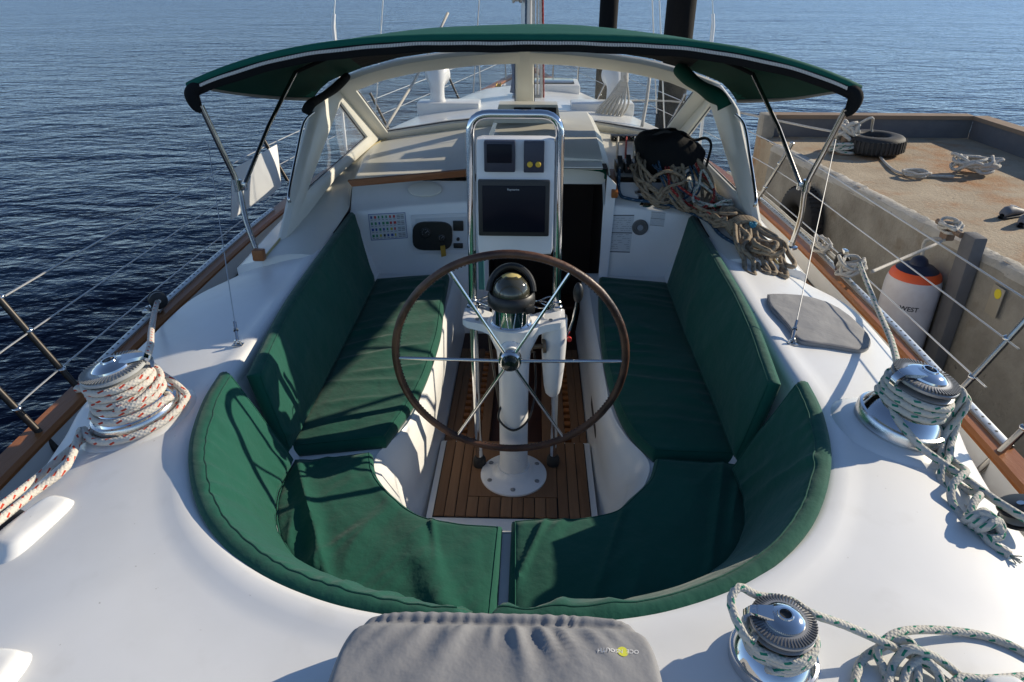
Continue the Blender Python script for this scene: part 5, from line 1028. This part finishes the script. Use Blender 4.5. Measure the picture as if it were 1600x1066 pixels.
for s in (-1, 1):
    a = AX(325, 225, -1.775) if s < 0 else AX(1306, 218, 1.79); b = D(372, 540) if s < 0 else D(1237, 538); t = thing('canopy_stay', 'thin %s stay from the canopy to a deck eye %s' % (('port', 'ahead of the port winch') if s < 0 else ('starboard', 'beside the grey oval cover')), 'stay', tuple(b)); d = (a - b).normalized()
    m = MB(); m.tube([b + d * 0.12, a], 0.0028, 6); m.build('wire', wire, t)
    m = MB(); m.tube([b + d * 0.03, b + d * 0.14], 0.0075, 8); m.lathe([(0.012, 0), (0.012, 0.012), (0, 0.012)], 6, frame(b + d * 0.085, d)); m.build('turnbuckle', steel, t)
    m = MB(); m.box(b + V((0, 0, 0.004)), (0.05, 0.035, 0.006), bev=0.002); m.tube([b + V((0.015 * math.cos(q), 0, 0.006 + 0.024 * math.sin(q))) for q in [math.pi * i / 10 for i in range(11)]], 0.005, 8); m.build('deck_eye', steel, t)
# lee cloth on the port guard wires
p = [AX(362, 265, -2.1), AX(432, 226, -2.1), AX(441, 292, -2.1), AX(358, 345, -2.1)]; m = MB(); rows = []
for i in range(9):
    r = []
    for k in range(13): u, v = k / 12, i / 8; q = p[0].lerp(p[1], u).lerp(p[3].lerp(p[2], u), v); q.x += 0.012 * math.sin(u * 9 + v * 2) * v; r.append(q)
    rows.append(r)
m.loft(rows); m.loft([[q + V((0.004, 0, 0)) for q in r] for r in rows], flip=True); o = m.build('lee_cloth', mat('white_canvas', (0.75, 0.75, 0.75), 0.8, bump=[(300, .2, U)]), loc=tuple(p[0])); tag(o, 'white cloth panel laced to the port guard wires', 'cloth')
# deck drain
dr = AZ(1584, 756, 0.502); t = thing('deck_drain', 'square steel drain grille in the starboard side deck', 'drain', tuple(dr)); m = MB()
m.box(dr, (0.10, 0.10, 0.006), bev=0.002); m.build('plate', steel, t); m = MB()
for i in range(3):
    for k in range(3): m.box(dr + V((-0.03 + i * .03, -0.03 + k * .03, 0.0035)), (0.02, 0.016, 0.002))
m.build('drain_hole', black, t)

# ================================================================== mast, rigging and foredeck gear
mt = thing('mast', 'white mast with halyards rising from the cabin roof', 'mast', (0, 5.5, 1.1))
m = MB(); m.loft([[V((0.0 + 0.075 * math.cos(2 * math.pi * k / 24), 5.5 + 0.115 * math.sin(2 * math.pi * k / 24), z)) for k in range(24)] for z in (1.05, 5, 14)], closed=True); mp_ = m.build('mast_tube', mat('mast_alloy', (0.58, 0.59, 0.59), 0.35, 0.3), mt)
m = MB(); m.lathe([(0.045, 0), (0.045, 0.02), (0.03, 0.03), (0.03, 0.07), (0.045, 0.08), (0.045, 0.1), (0, 0.1)], 20, frame((-0.07, 5.4, 2.16), (-1, -.2, 0))); m.build('halyard_winch', grey_met, mt)
for k, (x, mm, lab) in enumerate(((0.10, rope_wht, ''), (0.06, rope_wht, ''), (0.16, rope_r, ''), (0.135, rope_wht, ''), (-0.02, rope_b, ''))):
    m = MB(); m.tube([V((x * 1.2, 5.36 - .01 * k, 1.14)), V((x, 5.37, 2.2)), V((x * .6, 5.4, 12))], 0.011 + 0.006 * (k % 2), 7); m.build('halyard', mm, mt)
m = MB(); m.tube([V((-0.15, 5.35, 1.85)), V((-0.155, 5.3, 1.6)), V((-0.14, 5.3, 1.38)), V((-0.17, 5.28, 1.2))], lambda t: 0.04 - 0.015 * t, 10, sub=4); m.build('blue_bag', bluecl, mt)
m = MB(); m.box((0, 5.5, 1.14), (0.34, 0.4, 0.06), bev=0.02); m.build('mast_collar', grey_met, mt)
for i, (px, py, x) in enumerate(((522, 22, -1.62), (1114, 22, 1.66))):
    p = AX(px, py, x); t = thing('shroud', 'mast shroud with a white tube cover off the %s side of the canopy' % ('port', 'starboard')[i], 'shroud', (p.x, p.y, 0.75)); d = (V((0, 5.5, 13)) - p).normalized()
    b = V((p.x * 1.02, p.y, 0.72)); m = MB(); m.tube([b, p - d * .1, p], 0.014, 10); m.build('tube_cover', white_p, t); m = MB(); m.tube([b, p, V((0, 5.5, 13))], 0.0055, 7); m.build('wire', wire, t)
for i, (px, py, y, lab) in enumerate(((597, 20, 5.0, 'inner port shroud wire'), (1031, 20, 5.0, 'inner starboard shroud wire'), (1020, 20, 6.0, 'forward starboard shroud wire'), (748, 12, 7.2, 'babystay wire leading to the foredeck'))):
    p = AY(px, py, y); e = V((0, 5.6, 12)) if i < 3 else V((0, 5.8, 8)); b = p + (p - e) * ((p.z - 0.85) / (e.z - p.z)); 
    m = MB(); m.tube([b, p, e], 0.0075, 7); o = m.build('shroud', wire, loc=tuple(b)); tag(o, 'thin ' + lab, 'shroud')
def vent(s, label):
    p = AY(685 if s < 0 else 957, 178, 4.7); x = p.x; t = thing('cowl_vent', label, 'vent', (x, 4.7, 1.1), 'cowl vents on the cabin roof')
    m = MB(); m.box((x + s * -0.12, 4.72, 1.135), (0.66, 0.30, 0.13), bev=0.02); m.build('vent_box', gel_s, t)
    m = MB(); m.lathe([(0.09, 1.19), (0.085, 1.21), (0.075, 1.24), (0.075, 1.33)], 24, Matrix.Translation((x, 4.7, 0))); m.build('neck', white_p, t)
    m = MB(); rows = []
    for i in range(13):
        a = i / 12 * R(88); c = V((x, 4.7 + 0.10 * (1 - math.cos(a)), 1.32 + 0.14 * math.sin(a))); dd = V((0, math.sin(a), math.cos(a))); r = 0.075 + 0.06 * (i / 12) ** 1.4; M = frame(c, dd, (1, 0, 0)); rows.append([M @ V((r * math.cos(2 * math.pi * k / 24), r * math.sin(2 * math.pi * k / 24), 0)) for k in range(24)])
    rows.append([q * 1 for q in [r_.lerp(c, .12) for r_ in rows[-1]]]); m.loft(rows, closed=True); m.build('cowl', white_p, t, ang=70)
vent(-1, 'white cowl vent on its box seen through the port pane'); vent(1, 'white cowl vent draped with a rope hank seen through the starboard pane')
hkf = thing('rope_hank', 'pale rope hank hanging beside the starboard cowl vent', 'rope', (1.08, 4.5, 1.15))
p0 = AY(975, 118, 4.45); p1 = AY(950, 178, 4.45)
for k in range(7):
    w_ = 0.02 * k - 0.06; m = MB(); m.tube(catmull([p0 + V((0, 0, 0.02)), p0.lerp(p1, .35) + V((w_ * .7 + .03, -.02, 0)), p0.lerp(p1, .8) + V((w_ * 2, -.03 - .008 * k, 0)), p1 + V((w_ * 2.2, -.03, -.02)), p0.lerp(p1, .7) + V((w_ * 2 + .04, -.02, 0)), p0 + V((0.015, 0, 0.01))], 5), 0.011, 8); m.build('loop', rope_wht, hkf, ang=180)
m = MB(); m.tube([p0 + V((0, 0, 0.06)), p0 + V((0.01, 0, -.06))], 0.04, 10); m.build('wrapping_turns', rope_wht, hkf)
# bow rail and lines seen through the panes
pu = thing('pulpit', 'stainless bow pulpit rail at the far end of the foredeck', 'pulpit', (0, 9.0, 0.9))
for s in (-1, 1):
    for z in (1.2, 1.5): m = MB(); m.tube([V((s * .72, 7.6, z)), V((s * .5, 8.6, z + .04)), V((s * .2, 9.5, z + .1)), V((0, 9.75, z + .1))], 0.014, 8, sub=4); m.build('rail', steel, pu)
    for y in (7.6, 8.6, 9.4): m = MB(); m.tube([V((s * (railx(y) * .95), y, 0.8)), V((s * (railx(y) * .95 + .02), y, 1.52))], 0.013, 8); m.build('post', steel, pu)
for s, y in ((-1, 5.2), (1, 5.2), (-1, 7.0), (1, 7.0)): stanchion(s, y, 'steel stanchion on the %s rail %s' % ('port' if s < 0 else 'starboard', 'abreast of the mast' if y < 6 else 'abreast of the foredeck'), 0.64)
rope('running_line', 'pale rope running diagonally past the port pane', 'rope', [AY(600, 204, 3.75), AY(630, 155, 4.3), AY(655, 112, 4.9), AY(700, 20, 5.3)], 0.014, rope_wht, 3)
rope('running_line', 'pale rope hanging beyond the starboard pane', 'rope', [AY(1003, 198, 3.9), AY(1010, 160, 4.1), AY(1015, 120, 4.3)], 0.016, rope_wht, 3)
wl_ = thing('anchor_windlass', 'small bronze and steel windlass on the foredeck', 'windlass', (-0.25, 7.6, 0.85)); m = MB(); m.box((-0.25, 7.6, 0.88), (0.3, 0.26, 0.14), bev=0.03); m.build('body', grey_met, wl_); m = MB(); m.lathe([(0.09, 0), (0.06, 0.03), (0.09, 0.07), (0, 0.07)], 20, frame((-0.4, 7.6, 0.92), (-1, 0, 0))); m.build('gypsy', gold, wl_)
hf = thing('foredeck_hatch', 'white hatch box on the foredeck ahead of the mast', 'hatch', (0.25, 6.3, 1.1)); m = MB(); m.box((0.30, 6.3, 1.13), (0.7, 0.6, 0.12), bev=0.03); m.build('frame', gel_s, hf); m = MB(); m.box((0.30, 6.3, 1.195), (0.56, 0.46, 0.02), bev=0.006); m.build('lid', mat('smoked_acrylic', (0.05, 0.055, 0.06), 0.1), hf)

# ================================================================== dock
DZ = 0.60
def wedge(y): return 2.95 + (5.34 - y) * 0.124
dk = thing('concrete_dock', 'rust stained concrete dock with timber kerbs alongside the yacht', 'dock', (4.5, 2, -0.6))
poly = [V((wedge(-4.5), -4.5, DZ)), V((10, -4.5, DZ)), V((10, 1.0, DZ)), V((5.75, 6.25, DZ)), V((2.93, 6.15, DZ)), V((2.93, 5.5, DZ))]
poly[2] = V((6.9, 1.0, DZ)); poly[1] = V((8.2, -4.5, DZ))
m = MB(); rows = []
N_ = 60
def rough(p, k): return V((0.018 * noise.noise(V((p.y * 3.2, p.z * 3, k))), 0, 0.014 * noise.noise(V((p.y * 4.0, 2, k))) if abs(p.z - DZ) < .02 else 0))
W_ = [V((wedge(-4.5 + 10 * i / N_), -4.5 + 10 * i / N_, 0)) for i in range(N_ + 1)]
for (dx, z) in ((0.03, -1.2), (0.0, -0.3), (0.0, 0.2), (0.0, DZ - 0.06)): rows.append([V((p.x + dx, p.y, z)) + rough(V((p.x, p.y, z)), 1 + dx) for p in W_])
m.loft(rows); m.build('dock_face', conc_side, dk, ang=60)
m = MB(); W2 = [V((wedge(-4.5 + 10 * i / 400), -4.5 + 10 * i / 400, 0)) for i in range(401)]; rows = []
def chip(p, k): return 0.5 * noise.noise(V((p.y * 5, k, 0))) + 0.5 * noise.noise(V((p.y * 16, k, 3)))
for (dx, z, a_x, a_z) in ((-0.002, DZ - 0.075, 0, 0), (0.0, DZ - 0.05, .012, .02), (0.02, DZ - 0.014, .025, .018), (0.06, DZ - 0.002, .03, .006), (0.11, DZ + 0.003, .05, .001), (0.13, DZ - 0.01, 0.05, 0)): rows.append([V((p.x + dx + a_x * chip(p, 1 + dx), p.y, z + a_z * chip(p, 2 + dx))) for p in W2])
m.loft(rows); m.build('worn_edge', conc_edge, dk, ang=40)
m = MB(); m.add([V((wedge(-4.5) + .05, -4.5, DZ - .006))] + [p for p in poly[1:5]] + [V((wedge(5.5) + .05, 5.5, DZ - .006))], [[0, 1, 2, 3, 4, 5]]); m.prism([V((2.94, 5.49, -1.2)), V((2.94, 6.15, -1.2)), V((5.75, 6.25, -1.2)), V((5.75, 6.24, -1.2))], (0, 0, 1.79)); m.build('dock_deck', conc_top, dk)
e1 = AZ(1512, 216, DZ); f0 = V((2.98, e1.y + .02, DZ))
def kerb(a, b, h, w_, nm):
    d = (b - a).normalized(); n_ = V((-d.y, d.x, 0)); 
    if n_.dot(V((4, 0, 0)) - a) > 0: n_ = -n_
    m = MB(); m.prism([a, b, b + n_ * w_, a + n_ * w_], (0, 0, h)); k = m.build(nm, wood_g, dk)
    m = MB(); a2, b2 = a + V((0, 0, h + .002)) - n_ * .02, b + V((0, 0, h + .002)) - n_ * .02; m.prism([a2, b2, b2 + n_ * (w_ + .04), a2 + n_ * (w_ + .04)], (0, 0, 0.045)); m.build('timber_cap', wood_w, dk)
kerb(f0, e1, 0.22, 0.14, 'far_kerb'); ed = (AZ(1600, 248, DZ) - e1); kerb(e1 + V((.0, -.002, 0)), e1 + ed * 5.0, 0.22, 0.14, 'side_kerb')
m = MB(); m.box((2.98, f0.y + .02, DZ + 0.13), (0.16, 0.22, 0.29), bev=0.02); m.build('kerb_end_block', conc_side, dk)
# rub board and warning tag on the dock face
rb = thing('rub_board', 'grey vertical rubbing board on the dock face beside the fender', 'board', (3.28, 1.95, 0)); y_ = 1.95; xx = wedge(y_) - 0.05
m = MB(); m.box((xx, y_, 0.12), (0.10, 0.16, 1.2), bev=0.02); m.build('board', wood_g, rb)
tg = thing('dock_tag', 'small pale tag with a yellow dot on the dock face', 'tag', (3.32, 1.70, 0.3)); yy = 1.62
m = MB(); m.box((wedge(yy) - 0.022, yy, 0.34), (0.006, 0.13, 0.22), bev=0.001); m.build('plate', mat('tag_tan', (0.35, 0.31, 0.24), 0.7), tg)
m = MB(); m.lathe([(0.036, 0), (0.036, 0.003), (0, 0.003)], 20, frame((wedge(yy) - 0.025, yy - .01, 0.40), (-1, 0, 0))); m.build('yellow_dot', mat('tag_yellow', (0.75, 0.6, 0.02), 0.5), tg)
def tyre(label, M, R0=0.30, w_=0.19):
    t = thing('tyre', label, 'tyre', tuple(M.translation)); prof = []
    for k in range(18): a = 2 * math.pi * k / 18; c_, s_ = math.cos(a), math.sin(a); prof.append((R0 - 0.10 + 0.10 * math.copysign(abs(c_) ** .7, c_), w_ / 2 * math.copysign(abs(s_) ** .7, s_)))
    prof.append(prof[0]); m = MB(); m.lathe(prof, 44, M); m.build('casing', rubber, t, ang=60); m = MB()
    for k in range(44): a = 2 * math.pi * k / 44; m.box(M @ V(((R0 + .001) * math.cos(a), (R0 + .001) * math.sin(a), 0)), (0.012, 0.02, w_ * .62), (M.to_3x3() @ Matrix.Rotation(a, 3, 'Z')))
    m.build('tread', rubber, t)
tc_ = AZ(1358, 238, DZ); tyre('black tyre lying flat on the dock beside the rope wrapped bollard', Matrix.Translation((tc_.x + .02, tc_.y, DZ + 0.105)), 0.33, 0.2)
tyre('black tyre hung on the dock face at the corner below the canopy leg', frame((wedge(4.3) - 0.11, 4.3, 0.05), (1, 0.12, 0)), 0.36, 0.2)
bo = AZ(1318, 238, DZ); t = thing('bollard', 'short dock bollard wrapped with pale rope and rag', 'bollard', tuple(bo)); m = MB(); m.lathe([(0.16, 0), (0.16, 0.02), (0.06, 0.05), (0.055, 0.2), (0.085, 0.25), (0.08, 0.30), (0, 0.31)], 22, Matrix.Translation(bo)); m.build('post', mat('rusty_iron', (0.15, 0.07, 0.035), 0.8, var=(12, (0.25, 0.2, 0.15), U, 0.3)), t)
tangle((bo.x, bo.y, bo.z + .12), 0.10, 5, 0.022, rope_wht, 'wrapped_rope', '', 1.0, 61, part=t, lift=0.14); tangle((bo.x - .05, bo.y - .05, bo.z), 0.16, 4, 0.018, rope_grn, 'green_rope', '', .8, 62, part=t, lift=0.05)
dzf = lambda x, y: DZ
cl2 = AZ(1520, 272, DZ); rope_c = tangle((cl2.x, cl2.y, DZ), 0.22, 9, 0.016, rope_wht, 'rope_coil', 'heaped coil of pale rope lying on the dock', 0.6, 71, zf=dzf, lift=0.12)
sc_ = AZ(1432, 277, DZ); tangle((sc_.x, sc_.y, DZ), 0.12, 3, 0.013, rope_wht, 'rope_coil', 'small flat loop of pale rope on the dock ahead of the heaped coil', 0.8, 74, zf=dzf, lift=0.02)
rope('mooring_line', 'pale rope arching from the bollard to the loops on the dock', 'rope', [bo + V((0.05, 0, .28)), bo + V((0.18, -.1, .40)), AZ(1362, 205, DZ + .2), AZ(1372, 240, DZ + .02), AZ(1400, 268, DZ + .013), AZ(1440, 274, DZ + .013), AZ(1490, 276, DZ + .02)], 0.014, rope_wht, 5)
rope('mooring_line', 'slack line from the bollard out over the dock edge ahead', 'rope', [bo + V((-.05, 0, .22)), AX(1270, 200, 3.3), V((2.3, 7.5, 0.75)), V((1.2, 7.2, 0.82))], 0.013, rope_wht, 5)
ck = AZ(1478, 374, DZ); t = thing('dock_cleat', 'iron dock cleat with rope turns above the rubbing board', 'cleat', tuple(ck)); m = MB(); m.box(ck + V((0, 0, .04)), (0.07, 0.10, 0.08), bev=.015); m.tube([ck + V((.0, -.17, .09)), ck + V((0, 0, .085)), ck + V((0, .17, .09))], 0.022, 10, sub=3); m.build('horns', MATS['rusty_iron'], t); tangle((ck.x, ck.y, DZ + .05), 0.10, 4, 0.012, rope_wht, 'rope_turns', '', .6, 81, part=t, lift=.05, ex=(0, 1, 0))
rope('mooring_line', 'pale rope running from the dock cleat down to the fender', 'rope', [ck, ck + V((-.12, 0.05, -.03)), AX(1440, 402, 3.15), AX(1425, 412, 3.1)], 0.014, rope_wht, 4)
rope('mooring_line', 'slack pale rope from the dock cleat towards the toe rail', 'rope', [ck, AX(1455, 385, 3.0), AX(1420, 400, 2.8), AX(1385, 415, 2.5), AX(1362, 425, 2.2)], 0.011, rope_wht, 5)
# shoes
shoe = thing('shoe', 'grey shoe left on the dock, the one further from the yacht', 'shoe', (0, 0, 0), 'pair of shoes on the dock'); m = MB(); rows = []
for (x, w_, h) in ((-.14, .02, .03), (-.13, .035, .06), (-.09, .042, .085), (-.03, .04, .085), (.03, .044, .065), (.08, .048, .05), (.12, .042, .04), (.145, .018, .025)): rows.append([V((x, w_ * math.cos(2 * math.pi * k / 14), .012 + max(0, h / 2 + h / 2 * math.sin(2 * math.pi * k / 14)))) for k in range(14)])
m.loft(rows, closed=True); m.build('upper', mat('shoe_grey', (0.16, 0.16, 0.17), 0.6), shoe, ang=180); m = MB(); m.loft([[V((x * 1.03, w_ * 1.1 * math.cos(2 * math.pi * k / 14), .008 + .012 * math.sin(2 * math.pi * k / 14))) for k in range(14)] for (x, w_) in ((-.145, .02), (-.12, .038), (-.03, .04), (.06, .048), (.12, .042), (.148, .015))], closed=True); m.build('sole', mat('sole_dark', (0.05, 0.05, 0.05), .7), shoe, ang=180)
m = MB(); 
for k in range(4): m.box((-.02 + k * .022, 0, .094 - k * .008), (0.008, 0.05, 0.005))
m.build('laces', paper, shoe)
s2 = copy_tree(shoe); s2['label'] = 'grey shoe left on the dock, the one nearer the yacht'
shoe.location = AZ(1580, 338, DZ); shoe.rotation_euler = (0, 0, R(28)); s2.location = AZ(1604, 350, DZ); s2.rotation_euler = (0, 0, R(40))
# fender
fc = V((wedge(2.2) - 0.215, 2.2, 0)); fd = thing('fender', 'large pale cylindrical fender with orange top hung against the dock', 'fender', (fc.x, fc.y, -0.6))
prof = [(0, -0.62), (0.10, -0.60), (0.18, -0.52), (0.205, -0.40), (0.205, 0.20), (0.20, 0.25), (0.19, 0.285)]
m = MB(); m.lathe(prof, 40, Matrix.Translation(fc)); body = m.build('fender_body', vinyl, fd, ang=60)
m = MB(); m.lathe([(0.190, 0.284), (0.180, 0.318), (0.155, 0.345)], 40, Matrix.Translation(fc)); m.build('orange_cap', orange, fd, ang=60)
m = MB(); m.lathe([(0.156, 0.344), (0.12, 0.372), (0.07, 0.39), (0.055, 0.43), (0.03, 0.45), (0.0, 0.455)], 24, Matrix.Translation(fc)); m.build('neck', mat('fender_navy', (0.01, 0.015, 0.04), 0.5), fd)
vs, fs = textmesh('WEST', 0.052, 0.0012); m = MB(); A0 = math.atan2(CAM.y - fc.y, CAM.x - fc.x) + 0.12
m.add([fc + V((0.2075 * math.cos(A0 + p.x / 0.2075), 0.2075 * math.sin(A0 + p.x / 0.2075), 0.08 + p.y)) for p in vs], fs); m.build('lettering', ink, body)
# two tarred pilings beyond
for (px, w_, d_, lab) in ((1065, 46, 0.5, 'thick black tarred piling standing off the starboard bow'), (952, 29, 0.48, 'thinner black tarred piling further off beyond the bow')):
    dist = FPX * d_ / w_; p = CAM + ray(px, 5) * dist; t = thing('piling', lab, 'piling', (p.x, p.y, -0.6)); m = MB(); m.tube([V((p.x, p.y, -3)), V((p.x, p.y, 0)), V((p.x, p.y, 5.5))], d_ / 2, 24); m.build('pile', piling_m, t)
    m = MB(); m.lathe([(d_ / 2 + .03, 5.5), (d_ / 2 + .03, 5.55), (0, 5.75)], 24, Matrix.Translation((p.x, p.y, 0))); m.build('cap', white_p, t)
for o in list(bpy.data.objects):
    if '_b' in o: del o['_b']
